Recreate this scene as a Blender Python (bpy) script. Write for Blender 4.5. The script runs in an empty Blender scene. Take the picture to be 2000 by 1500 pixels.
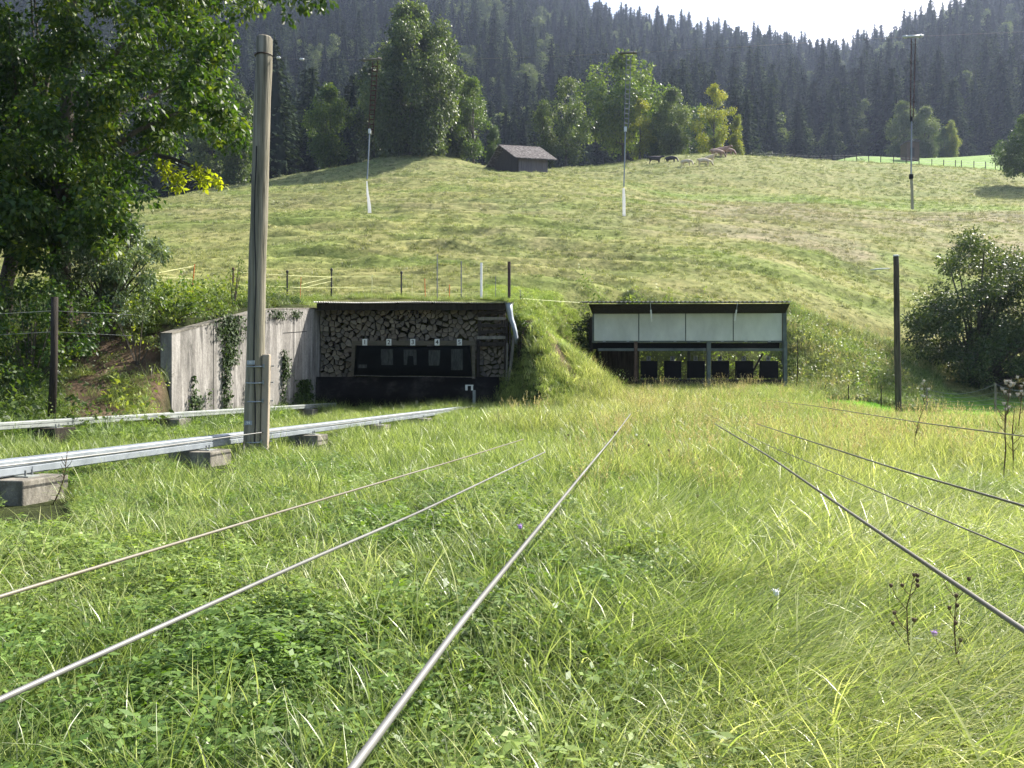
import bpy, math, random
import numpy as np
from mathutils import Vector, Matrix, Quaternion
rnd = random.Random(7)
rs = np.random.RandomState(11)
C = bpy.context.scene.collection
SC = bpy.context.scene
rad = math.radians

# ------------------------------------------------------------------ camera, sky, sun, exposure
FP = 1619.0                      # focal length in pixels of the 2000 px wide photograph
cam_d = bpy.data.cameras.new('camera'); cam = bpy.data.objects.new('camera', cam_d); C.objects.link(cam)
cam.location = (0, 0, 1.0); cam.rotation_euler = (rad(90), 0, 0)
cam_d.sensor_width = 36; cam_d.lens = FP / 2000 * 36; cam_d.clip_start = 0.05; cam_d.clip_end = 5000
SC.camera = cam
SUN_AZ, SUN_EL = 52, 43
w = bpy.data.worlds.new('World'); SC.world = w; w.use_nodes = True
nt = w.node_tree; nt.nodes.clear()
sky = nt.nodes.new('ShaderNodeTexSky'); sky.sky_type = 'NISHITA'; sky.sun_disc = False
sky.sun_elevation = rad(SUN_EL); sky.sun_rotation = rad(SUN_AZ); sky.dust_density = 3.0; sky.air_density = 1.0
bg = nt.nodes.new('ShaderNodeBackground'); bg.inputs[1].default_value = 0.115
ow = nt.nodes.new('ShaderNodeOutputWorld')
nt.links.new(sky.outputs[0], bg.inputs[0]); nt.links.new(bg.outputs[0], ow.inputs[0])
sl = bpy.data.lights.new('sun', 'SUN'); sl.energy = 5.0; sl.angle = rad(0.5); sl.color = (1, .95, .86)
so = bpy.data.objects.new('sun', sl); C.objects.link(so)
SV = Vector((math.sin(rad(SUN_AZ)) * math.cos(rad(SUN_EL)), math.cos(rad(SUN_AZ)) * math.cos(rad(SUN_EL)), math.sin(rad(SUN_EL))))
so.rotation_euler = SV.to_track_quat('Z', 'Y').to_euler(); so.location = SV * 60
SC.view_settings.view_transform = 'Standard'; SC.view_settings.look = 'None'
SC.view_settings.exposure = 1.42; SC.view_settings.gamma = 1
cy = SC.cycles
cy.max_bounces = 6; cy.diffuse_bounces = 3; cy.glossy_bounces = 2; cy.transmission_bounces = 4; cy.transparent_max_bounces = 8
cy.volume_bounces = 0; cy.sample_clamp_indirect = 4; cy.use_denoising = True; cy.denoiser = 'OPENIMAGEDENOISE'; cy.denoising_input_passes = 'RGB_ALBEDO_NORMAL'; cy.denoising_prefilter = 'ACCURATE'
HAZE_DENSITY = 0.00015

# ------------------------------------------------------------------ helpers
def tag(o, label=None, cat=None, group=None, kind=None):
    if label: o['label'] = label
    if cat: o['category'] = cat
    if group: o['group'] = group
    if kind: o['kind'] = kind
    return o

def thing(name, loc, label, cat, group=None):
    o = bpy.data.objects.new(name, None); o.location = loc; o.empty_display_size = .2
    C.objects.link(o); return tag(o, label, cat, group)

def root_loc(o):
    while o.parent: o = o.parent
    return Vector(o.location)

def np_mesh(name, V, F, attrs=None, smooth=False):
    """V (N,3), F (M,4) or (M,3) int -> mesh; attrs: name -> (domain, kind, array)"""
    me = bpy.data.meshes.new(name)
    V = np.asarray(V, np.float32); F = np.asarray(F, np.int32)
    k = F.shape[1]
    me.vertices.add(len(V)); me.vertices.foreach_set('co', V.ravel())
    me.loops.add(F.size); me.loops.foreach_set('vertex_index', F.ravel())
    me.polygons.add(len(F)); me.polygons.foreach_set('loop_start', np.arange(0, F.size, k, dtype=np.int32))
    me.polygons.foreach_set('loop_total', np.full(len(F), k, np.int32))
    if smooth: me.polygons.foreach_set('use_smooth', np.ones(len(F), bool))
    me.update(calc_edges=True)
    for an, (dom, kd, arr) in (attrs or {}).items():
        a = me.attributes.new(an, kd, dom)
        a.data.foreach_set({'FLOAT': 'value', 'FLOAT_COLOR': 'color', 'FLOAT_VECTOR': 'vector', 'INT': 'value'}[kd], np.asarray(arr).ravel())
    return me

def link(name, me, mat=None, parent=None, loc=None):
    o = bpy.data.objects.new(name, me); C.objects.link(o)
    if mat:
        me.materials.clear(); me.materials.append(mat)
    if parent: o.parent = parent
    if loc is not None: o.location = loc
    return o

class MB:
    """collects polygons in world coordinates and links them as one mesh object"""
    def __init__(s): s.v = []; s.f = []
    def add(s, vs, fs):
        n = len(s.v); s.v += [tuple(v) for v in vs]; s.f += [tuple(i + n for i in f) for f in fs]; return s
    def box(s, c, size, rz=0, M=None, tilt=None):
        x, y, z = [q / 2 for q in size]
        R = M or Matrix.Rotation(rz, 3, 'Z')
        vs = [Vector(c) + R @ Vector((a * x, b * y, d * z)) for d in (-1, 1) for a, b in ((-1, -1), (1, -1), (1, 1), (-1, 1))]
        return s.add(vs, [(3, 2, 1, 0), (4, 5, 6, 7), (0, 1, 5, 4), (1, 2, 6, 5), (2, 3, 7, 6), (3, 0, 4, 7)])
    def bar(s, a, b, wdt, thk, up=(0, 0, 1)):
        a, b = Vector(a), Vector(b); d = (b - a).normalized(); u = Vector(up)
        sd = d.cross(u).normalized(); u = sd.cross(d)
        vs = [p + sd * wdt / 2 * i + u * thk / 2 * j for p in (a, b) for i, j in ((-1, -1), (1, -1), (1, 1), (-1, 1))]
        return s.add(vs, [(3, 2, 1, 0), (4, 5, 6, 7), (0, 1, 5, 4), (1, 2, 6, 5), (2, 3, 7, 6), (3, 0, 4, 7)])
    def tube(s, pts, r, n=8, cap=True):
        pts = [Vector(p) for p in pts]; rr = r if hasattr(r, '__len__') else [r] * len(pts)
        vs = []; ref = Vector((0, 0, 1))
        for i, p in enumerate(pts):
            d = (pts[min(i + 1, len(pts) - 1)] - pts[max(i - 1, 0)]).normalized()
            if abs(d.dot(ref)) > .98: ref = Vector((1, 0, 0))
            a = d.cross(ref).normalized(); b = d.cross(a)
            for k in range(n):
                t = 2 * math.pi * k / n; vs.append(p + (a * math.cos(t) + b * math.sin(t)) * rr[i])
        fs = [(i * n + k, i * n + (k + 1) % n, (i + 1) * n + (k + 1) % n, (i + 1) * n + k) for i in range(len(pts) - 1) for k in range(n)]
        if cap: fs += [tuple(range(n))[::-1], tuple(range((len(pts) - 1) * n, len(pts) * n))]
        return s.add(vs, fs)
    def prism(s, poly, d):
        n = len(poly); poly = [Vector(p) for p in poly]; d = Vector(d)
        return s.add(poly + [p + d for p in poly], [tuple(range(n)), tuple(range(2 * n - 1, n - 1, -1))] + [(i, i + n, (i + 1) % n + n, (i + 1) % n) for i in range(n)])
    def build(s, name, mat, parent=None, loc=None, smooth=False, bevel=0):
        me = bpy.data.meshes.new(name)
        o0 = root_loc(parent) if parent else Vector(loc or (0, 0, 0))
        me.from_pydata([tuple(Vector(v) - o0) for v in s.v], [], s.f); me.update()
        if smooth: me.polygons.foreach_set('use_smooth', [True] * len(me.polygons))
        me.materials.append(mat)
        o = bpy.data.objects.new(name, me); C.objects.link(o)
        if parent: o.parent = parent
        else: o.location = o0
        if bevel:
            b = o.modifiers.new('bevel', 'BEVEL'); b.width = bevel; b.segments = 2; b.limit_method = 'ANGLE'
        return o

def at(px, py, Y):
    return Vector(((px - 1000) / FP * Y, Y, 1 + (750 - py) / FP * Y))

# value noise -------------------------------------------------------
_perm = rs.rand(256, 256).astype(np.float64)
def vnoise(x, y):
    x = np.asarray(x, float); y = np.asarray(y, float)
    xi = np.floor(x).astype(int); yi = np.floor(y).astype(int); fx = x - xi; fy = y - yi
    fx = fx * fx * (3 - 2 * fx); fy = fy * fy * (3 - 2 * fy)
    g = lambda a, b: _perm[a & 255, b & 255]
    return (g(xi, yi) * (1 - fx) + g(xi + 1, yi) * fx) * (1 - fy) + (g(xi, yi + 1) * (1 - fx) + g(xi + 1, yi + 1) * fx) * fy
def fbm(x, y, o=4):
    v = 0; a = .5
    for k in range(o):
        v = v + a * vnoise(x * 2 ** k + 17 * k, y * 2 ** k + 31 * k); a *= .5
    return v / (1 - .5 ** o)
def sstep(a, b, x):
    t = np.clip((x - a) / (b - a), 0, 1); return t * t * (3 - 2 * t)

# ------------------------------------------------------------------ terrain height
prof = {
 -600: [(13,760),(17,690),(21,620),(26,560),(40,480),(60,430),(75,410),(90,420),(110,430),(130,430),(170,430),(210,400),(250,340),(300,250),(400,110),(550,-40),(700,-120)],
 0:    [(15,722),(18,680),(21,640),(26,585),(33,545),(40,510),(60,455),(75,428),(90,432),(110,440),(130,430),(170,420),(210,400),(250,340),(300,250),(400,110),(550,-40),(700,-120)],
 200:  [(16,715),(19,655),(22,608),(26,580),(33,532),(40,495),(50,458),(60,430),(75,408),(90,414),(110,415),(130,410),(170,410),(210,395),(250,340),(300,250)],
 400:  [(20,628),(23,606),(26,590),(30,568),(35,530),(42,485),(50,446),(60,415),(75,388),(86,380),(95,386),(110,382),(122,372),(135,385),(170,400),(210,390),(250,330),(400,120),(550,-30),(700,-110)],
 560:  [(24,604),(27,594),(30,580),(35,538),(42,487),(50,447),(60,412),(75,382),(86,370),(96,376),(106,370),(115,352),(124,345),(138,365),(170,390),(210,380)],
 740:  [(28,590),(35,538),(42,487),(50,445),(60,410),(75,374),(88,356),(98,360),(106,350),(115,325),(123,309),(134,322),(170,380),(210,380),(250,330),(400,120),(550,-25),(700,-100)],
 860:  [(28.5,590),(35,538),(42,487),(50,445),(60,408),(75,370),(88,351),(98,349),(106,342),(115,314),(122,304),(132,318),(170,380)],
 960:  [(28.5,590),(35,540),(42,490),(50,448),(60,410),(75,372),(90,350),(100,345),(110,338),(118,328),(126,330),(140,350),(170,385),(250,330),(400,130),(550,0),(700,-70)],
 1060: [(29,600),(35,545),(42,495),(50,452),(60,414),(75,376),(90,354),(100,348),(112,339),(120,334),(130,334),(145,350),(170,385)],
 1200: [(31,600),(35,560),(42,503),(50,458),(60,421),(75,386),(90,367),(100,362),(108,357),(120,335),(130,322),(137,317),(150,335),(170,385),(210,375),(250,330),(300,275),(400,185),(500,120),(600,78),(700,74)],
 1350: [(33,600),(38,545),(44,498),(52,458),(60,432),(75,402),(88,392),(98,384),(112,346),(125,313),(133,304),(148,320),(170,375),(210,370),(250,325),(300,275),(400,200),(500,145),(600,108),(700,108)],
 1500: [(33,640),(38,570),(44,513),(52,468),(60,440),(75,410),(90,396),(100,386),(112,348),(125,318),(135,308),(150,325),(170,370),(210,365),(250,325),(300,280),(400,215),(500,165),(600,134),(660,131),(700,134)],
 1640: [(31,740),(34,692),(38,625),(44,555),(52,498),(60,458),(75,420),(90,403),(104,383),(120,345),(134,322),(142,316),(155,320),(175,314),(195,312),(212,322),(230,338),(250,325),(300,285),(400,228),(500,182),(600,152),(660,149),(700,153)],
 1780: [(30,765),(34,735),(37,690),(41,632),(47,568),(53,520),(61,474),(75,432),(90,410),(105,388),(120,358),(135,330),(143,322),(155,325),(175,316),(200,311),(215,322),(230,335),(250,310),(300,250),(400,172),(500,118),(560,106),(620,112),(700,130)],
 1900: [(34,760),(38,706),(42,648),(48,585),(55,528),(63,480),(75,438),(90,414),(105,392),(120,364),(135,340),(143,330),(155,330),(175,315),(200,305),(215,312),(230,330),(250,300),(300,225),(400,115),(480,62),(540,56),(620,75)],
 2050: [(34,764),(38,718),(42,662),(48,600),(56,530),(64,485),(75,445),(90,418),(105,394),(120,370),(135,346),(143,337),(155,336),(175,315),(200,297),(215,302),(230,330),(250,300),(300,225),(400,115),(480,58),(540,48),(620,70)],
 2600: [(34,764),(38,718),(48,605),(64,490),(90,420),(120,368),(143,335),(175,310),(200,290),(230,320),(300,225),(400,115),(500,50),(620,70)],
}
cp = [(p, Y, py) for p, l in prof.items() for Y, py in l]
_q = np.array([[p / 450.0, math.log(Y) * 2.2] for p, Y, _ in cp]); _s = np.array([(750 - py) / FP for _, _, py in cp])
def _phi(r2): return np.where(r2 > 0, .5 * r2 * np.log(np.maximum(r2, 1e-12)), 0)
_n = len(_q)
_A = np.zeros((_n + 3, _n + 3)); _A[:_n, :_n] = _phi(((_q[:, None] - _q[None]) ** 2).sum(2)) + np.eye(_n) * .0008
_A[:_n, _n] = 1; _A[:_n, _n + 1:] = _q; _A[_n, :_n] = 1; _A[_n + 1:, :_n] = _q.T
_w = np.linalg.solve(_A, np.r_[_s, 0, 0, 0])
def hillH(X, Y):
    Yc = np.clip(Y, 13, 720)
    u = np.clip((1000 + FP * X / np.maximum(Yc, 1)), -600, 2600) / 450.0; v = np.log(Yc) * 2.2
    out = np.empty(u.shape).ravel(); uf = u.ravel(); vf = v.ravel()
    for i in range(0, len(uf), 20000):
        a = uf[i:i + 20000]; b = vf[i:i + 20000]
        r2 = (a[:, None] - _q[None, :, 0]) ** 2 + (b[:, None] - _q[None, :, 1]) ** 2
        out[i:i + 20000] = _phi(r2) @ _w[:_n] + _w[_n] + a * _w[_n + 1] + b * _w[_n + 2]
    return 1 + out.reshape(u.shape) * Yc
_fc = [-600, 300, 700, 1000, 1250, 1500, 1650, 1800, 2000, 2600]; _fr = [0, 8, 14, 20, 26, 30, 36]
_ft = np.array([[0,0,.03,.15,.3,.3,.3],[0,0,.0,.03,.14,.2,.2],[0,0,.02,.06,.22,.27,.27],[0,.02,.06,.18,.3,.35,.4],[0,.02,.08,.25,.52,.65,.7],
    [0,.02,.1,.28,.62,.72,.75],[0,.02,.08,.14,.28,.4,.6],[0,0,0,-.06,-.24,0,.6],[0,0,-.02,-.12,-.3,-.1,.5],[0,0,-.02,-.12,-.3,-.1,.5]])
def bilin(t, cx, cyy, a, b):
    a = np.clip(a, cx[0], cx[-1]); b = np.clip(b, cyy[0], cyy[-1])
    i = np.clip(np.searchsorted(cx, a, 'right') - 1, 0, len(cx) - 2); j = np.clip(np.searchsorted(cyy, b, 'right') - 1, 0, len(cyy) - 2)
    cx = np.array(cx, float); cyy = np.array(cyy, float)
    fa = (a - cx[i]) / (cx[i + 1] - cx[i]); fb = (b - cyy[j]) / (cyy[j + 1] - cyy[j])
    fa = fa * fa * (3 - 2 * fa); 
    return (t[i, j] * (1 - fa) + t[i + 1, j] * fa) * (1 - fb) + (t[i, j + 1] * (1 - fa) + t[i + 1, j + 1] * fa) * fb
#            px:     T     W
_toe = [(-600, 12.5, 8), (0, 12.8, 8), (200, 14.2, 5.5), (300, 15.6, 4), (318, 16.4, 3), (336, 18.3, .4), (415, 19.95, .45), (520, 22.7, .5), (612, 25.75, .6), (625, 26.4, 2),
        (940, 26.4, 2), (975, 25.4, 3.2), (1000, 23.4, 5.6), (1050, 22.3, 7), (1100, 26.2, 7.6), (1150, 29.6, 4.8), (1180, 30.8, 4.2), (1200, 31.2, 4.2), (1215, 31.2, 4.5), (1240, 31.2, 3.6), (1535, 31.0, 4.2), (1560, 29.5, 5),
        (1650, 28.5, 4), (1750, 28, 5), (1900, 29, 5), (2600, 29, 5)]
_toe = np.array(_toe)
def px_of(X, Y): return 1000 + FP * X / np.maximum(Y, .5)
def toe_mask(X, Y):
    p = px_of(X, Y)
    T = np.interp(p, _toe[:, 0], _toe[:, 1]); W = np.interp(p, _toe[:, 0], _toe[:, 2])
    return sstep(0, 1, (Y - T) / W)
def ground(X, Y, detail=True):
    X = np.asarray(X, float); Y = np.asarray(Y, float)
    p = px_of(X, Y)
    Fl = bilin(_ft, _fc, _fr, p, Y) 
    m = toe_mask(X, Y); H = hillH(X, Y)
    z = Fl * (1 - m) + H * m
    zc = 1 + (750 - (598 + (p - 1015) * .90)) / FP * 25.0       # the grassy spur between the two sheds
    back_ = 1 - sstep(1004, 1060, p); sp_ = Fl + (zc - Fl) * sstep(0, 1, (Y - 21.2 - 3.9 * back_) / (4.0 - .6 * back_)) * (1 - sstep(0, 1, (Y - 26.0 - 2.5 * back_) / 3.5))
    on = sstep(1000, 1016, p) * (1 - sstep(1205, 1222, p)); z = np.where((on > 0) & (sp_ > z), z + (sp_ - z) * on, z)
    if detail:
        near = 1 - m
        z = z + near * (.09 * (fbm(X / 2.2, Y / 2.2, 3) - .5))
        hm = sstep(29, 36, Y) * (1 - sstep(160, 210, Y)); hm2 = m * (1 - sstep(22, 34, Y))
        tr = sstep(400, 560, p) * (1 - sstep(950, 1250, p)) * sstep(33, 40, Y) * (1 - sstep(60, 85, Y))
        rough = .35 + .8 * sstep(.35, .7, fbm(X / 16, Y / 12 + 5, 2))
        z = z + hm * rough * (.16 * (fbm(X / 1.5, Y / 1.0, 3) - .5)) + hm * (.55 + .45 * sstep(420, 600, p) * (1 - sstep(1100, 1400, p))) * (.85 * (fbm(X / 8 + .1 * Y, Y / 1.15 + 20, 2) - .5)) + hm * .7 * (fbm(X / 9, Y / 6 + 9, 2) - .5)
        z = z + tr * .42 * (np.abs(fbm(X / 3.2, Y / .95 + 3, 2) - .5) * 2 - .4)
        z = z + hm2 * .35 * (fbm(X / .9, Y / .9 + 40, 3) - .5)
        z = z + sstep(230, 300, Y) * 14 * (fbm(X / 60, Y / 60 + 7, 3) - .5)
    return z
def gz(x, y): return float(ground(np.array([x]), np.array([y]))[0])

# ------------------------------------------------------------------ materials
def newmat(name):
    m = bpy.data.materials.new(name); m.use_nodes = True; m.node_tree.nodes.clear()
    return m, m.node_tree.nodes, m.node_tree.links
def ramp(N, stops):
    r = N.new('ShaderNodeValToRGB'); e = r.color_ramp.elements
    e[0].position, e[0].color = stops[0][0], (*stops[0][1], 1); e[1].position, e[1].color = stops[-1][0], (*stops[-1][1], 1)
    for p, c in stops[1:-1]:
        q = e.new(p); q.color = (*c, 1)
    return r
def surf(name, c1, c2, scale=4, stretch=(1, 1, 1), rough=.8, metal=0, bump=.3, detail=6, c3=None, spec=.3, bscale=None, bdist=.02):
    """noise-mottled principled surface in object coordinates"""
    m, N, L = newmat(name)
    out = N.new('ShaderNodeOutputMaterial'); b = N.new('ShaderNodeBsdfPrincipled'); tc = N.new('ShaderNodeTexCoord'); mp = N.new('ShaderNodeMapping')
    mp.inputs['Scale'].default_value = stretch
    n = N.new('ShaderNodeTexNoise'); n.inputs['Scale'].default_value = scale; n.inputs['Detail'].default_value = detail; n.inputs['Roughness'].default_value = .65
    L.new(tc.outputs['Object'], mp.inputs[0]); L.new(mp.outputs[0], n.inputs[0])
    r = ramp(N, [(.3, c1), (.5, c3), (.7, c2)] if c3 else [(.32, c1), (.68, c2)]); L.new(n.outputs[0], r.inputs[0]); L.new(r.outputs[0], b.inputs['Base Color'])
    b.inputs['Roughness'].default_value = rough; b.inputs['Metallic'].default_value = metal; b.inputs['Specular IOR Level'].default_value = spec
    if bump:
        n2 = N.new('ShaderNodeTexNoise'); n2.inputs['Scale'].default_value = bscale or scale * 4; n2.inputs['Detail'].default_value = 5; L.new(mp.outputs[0], n2.inputs[0])
        bp = N.new('ShaderNodeBump'); bp.inputs['Strength'].default_value = bump; bp.inputs['Distance'].default_value = bdist
        L.new(n2.outputs[0], bp.inputs['Height']); L.new(bp.outputs[0], b.inputs['Normal'])
    L.new(b.outputs[0], out.inputs[0]); return m
def leafmat(name, stops, transl=.45, rough=.5, spec=.4, tcol=(1.35, 1.4, .45), attr='tint', instancer=None, objrand=.25, bright=1):
    """two-sided leaf: colour by per-leaf attribute (or instancer colour), sun shining through it"""
    m, N, L = newmat(name)
    out = N.new('ShaderNodeOutputMaterial'); b = N.new('ShaderNodeBsdfPrincipled'); tr = N.new('ShaderNodeBsdfTranslucent'); mx = N.new('ShaderNodeMixShader')
    at_ = N.new('ShaderNodeAttribute'); at_.attribute_name = attr
    oi = N.new('ShaderNodeObjectInfo')
    ma = N.new('ShaderNodeMath'); ma.operation = 'MULTIPLY_ADD'; ma.inputs[1].default_value = objrand; ma.inputs[2].default_value = -objrand / 2
    L.new(oi.outputs['Random'], ma.inputs[0])
    ad = N.new('ShaderNodeMath'); ad.operation = 'ADD'; ad.use_clamp = True; L.new(ma.outputs[0], ad.inputs[0]); L.new(at_.outputs['Fac'], ad.inputs[1])
    r = ramp(N, stops); L.new(ad.outputs[0], r.inputs[0]); col = r.outputs[0]
    if instancer:
        ai = N.new('ShaderNodeAttribute'); ai.attribute_type = 'INSTANCER'; ai.attribute_name = instancer
        mm = N.new('ShaderNodeMix'); mm.data_type = 'RGBA'; mm.blend_type = 'MULTIPLY'; mm.inputs[0].default_value = 1
        L.new(col, mm.inputs[6]); L.new(ai.outputs['Color'], mm.inputs[7]); col = mm.outputs[2]
    L.new(col, b.inputs['Base Color']); b.inputs['Roughness'].default_value = rough; b.inputs['Specular IOR Level'].default_value = spec
    tm = N.new('ShaderNodeMix'); tm.data_type = 'RGBA'; tm.blend_type = 'MULTIPLY'; tm.inputs[0].default_value = 1; tm.inputs[7].default_value = (*tcol, 1)
    L.new(col, tm.inputs[6]); L.new(tm.outputs[2], tr.inputs[0])
    mx.inputs[0].default_value = transl; L.new(b.outputs[0], mx.inputs[1]); L.new(tr.outputs[0], mx.inputs[2]); L.new(mx.outputs[0], out.inputs[0])
    return m

M = {}
M['wood_pole'] = surf('weathered pole wood', (.08, .075, .055), (.30, .275, .215), 3.5, (7, 7, .3), .9, bump=.7, c3=(.19, .175, .13), bscale=9, spec=.15)
M['wood_dark'] = surf('dark weathered wood', (.014, .012, .010), (.05, .042, .034), 3, (5, 5, .5), .9, bump=.4, spec=.15)
M['wood_grey'] = surf('grey weathered boards', (.10, .095, .08), (.26, .24, .20), 3, (4, 4, .5), .85, bump=.4)
M['wood_frame'] = surf('frame boards', (.05, .045, .032), (.12, .10, .07), 3, (1, 3, 6), .8, bump=.2)
M['wood_mid'] = surf('grey brown pole wood', (.03, .026, .02), (.12, .10, .075), 3, (6, 6, .4), .9, bump=.5, spec=.15)
M['pale_wood'] = surf('pale timber', (.32, .28, .18), (.5, .45, .32), 3, (1, 1, .4), .8, bump=.1)
M['barn_wood'] = surf('barn boards', (.09, .08, .09), (.20, .18, .19), 2.0, (6, 6, .25), .9, bump=.2)
M['barn_dark'] = surf('dark barn boards', (.03, .025, .02), (.06, .05, .04), 2.0, (4, 4, .3), .9, bump=.2)
M['barn_roof'] = surf('mossy shingles', (.035, .03, .028), (.30, .28, .26), 3.2, (1, 1.6, 1.6), .85, bump=.6, c3=(.09, .075, .07))
M['log_end'] = surf('split log ends', (.075, .062, .045), (.21, .175, .13), 6, (1, 1, 1), .9, bump=.3, c3=(.15, .125, .09))
M['log_end_b'] = surf('greyed log ends', (.06, .055, .045), (.17, .15, .12), 7, (1, 1, 1), .9, bump=.3)
M['log_end_c'] = surf('pale log ends', (.12, .105, .08), (.26, .22, .165), 7, (1, 1, 1), .9, bump=.3)
M['galv'] = surf('galvanised steel', (.19, .215, .24), (.30, .33, .36), 5, (1, 1, 1), .5, .3, bump=.06, spec=.5)
M['galv_old'] = surf('dull galvanised steel', (.17, .19, .175), (.28, .30, .28), 4, (1, 1, 1), .6, .2, bump=.08, spec=.5)
M['corr_old'] = surf('old corrugated roofing', (.34, .33, .31), (.66, .64, .62), 3, (1, 1, 1), .55, .1, bump=.1)
M['corr_dark'] = surf('dark corrugated roofing', (.06, .062, .065), (.12, .12, .12), 3, (1, 1, 1), .7, .1, bump=.1)
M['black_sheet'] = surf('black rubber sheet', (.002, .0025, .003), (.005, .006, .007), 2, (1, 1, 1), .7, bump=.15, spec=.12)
M['black_canvas'] = surf('black canvas', (.002, .003, .0026), (.005, .0065, .006), 5, (1, 1, 1), .95, bump=.2, spec=.05)
M['steel_band'] = surf('blued steel plate', (.002, .002, .002), (.065, .058, .052), .9, (1, 1, 1.5), .8, .0, bump=.1, detail=8, c3=(.009, .0085, .008), spec=.08)
M['patch'] = surf('patched target cardboard', (.008, .009, .008), (.06, .065, .058), 9, (3, 1, .6), .9, bump=.1, detail=8)
M['white_panel'] = surf('off-white panels', (.46, .48, .44), (.62, .64, .59), 1.6, (1, 1, .5), .6, bump=.03)
M['green_steel'] = surf('grey green painted steel', (.06, .075, .07), (.12, .14, .13), 3, (1, 1, 1), .5, bump=.05)
M['rust_post'] = surf('rusty post', (.05, .03, .02), (.14, .09, .06), 6, (1, 1, 1), .8, bump=.2)
M['black_plastic'] = surf('black plastic', (.008, .008, .010), (.02, .02, .024), 8, (1, 1, 1), .5, bump=.05)
M['white_plate'] = surf('white plate', (.55, .56, .53), (.68, .69, .66), 6, (1, 1, 1), .6, bump=0)
M['ink'] = surf('black ink', (.01, .01, .01), (.02, .02, .02), 6, (1, 1, 1), .6, bump=0)
M['orange'] = surf('orange fence post', (.55, .12, .03), (.75, .22, .06), 6, (1, 1, 1), .5, bump=0)
M['pale_post'] = surf('pale fence post', (.5, .5, .3), (.7, .7, .45), 6, (1, 1, 1), .5, bump=0)
M['yellow_tape'] = surf('yellow fence tape', (.6, .62, .25), (.8, .8, .4), 6, (1, 1, 1), .5, bump=0)
M['white_pipe'] = surf('white painted steel', (.6, .62, .62), (.75, .76, .75), 6, (1, 1, 1), .45, bump=0)
M['grey_pipe'] = surf('grey steel pipe', (.12, .13, .13), (.22, .23, .23), 6, (1, 1, 1), .5, .3, bump=0)
M['dark_pipe'] = surf('dark brown steel', (.02, .012, .010), (.06, .035, .03), 6, (1, 1, 1), .6, bump=.1)
M['tarp'] = surf('grey tarpaulin', (.20, .23, .26), (.36, .40, .44), 3, (1, 1, 1), .5, bump=.2)
M['beige_guard'] = surf('beige cable guard', (.24, .20, .15), (.36, .30, .23), 5, (1, 1, .3), .7, bump=.1)
M['rope_red'] = surf('red brown cord', (.045, .022, .02), (.09, .045, .035), 6, (1, 1, 1), .8, bump=0)
M['black_cow'] = surf('black cow hide', (.012, .011, .012), (.03, .026, .024), 4, rough=.6, bump=0)
M['cream_cow'] = surf('cream cow hide', (.45, .36, .24), (.68, .58, .42), 3, rough=.7, bump=0)
M['brown_cow'] = surf('reddish brown cow hide', (.22, .13, .10), (.42, .29, .22), 3, rough=.7, bump=0)
M['dirt'] = surf('bare earth', (.10, .07, .045), (.24, .17, .11), 3, rough=.95, bump=.6)
M['bark'] = surf('bark', (.035, .03, .022), (.11, .095, .075), 3, (5, 5, 1), .95, bump=.8)
M['stalk'] = surf('dry stalk', (.05, .03, .015), (.14, .09, .05), 12, rough=.8, bump=0)
M['streamer'] = leafmat('white fabric', [(0, (.8, .8, .8)), (1, (.85, .85, .85))], .55, .8, .2, (1, 1, 1))
M['thistle'] = surf('thistle down', (.28, .25, .2), (.5, .46, .4), 30, rough=.9, bump=0)
M['purple'] = surf('purple petals', (.35, .18, .5), (.5, .3, .65), 30, rough=.7, bump=0)
M['white_petal'] = surf('white petals', (.7, .7, .7), (.85, .85, .82), 30, rough=.7, bump=0)

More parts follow.
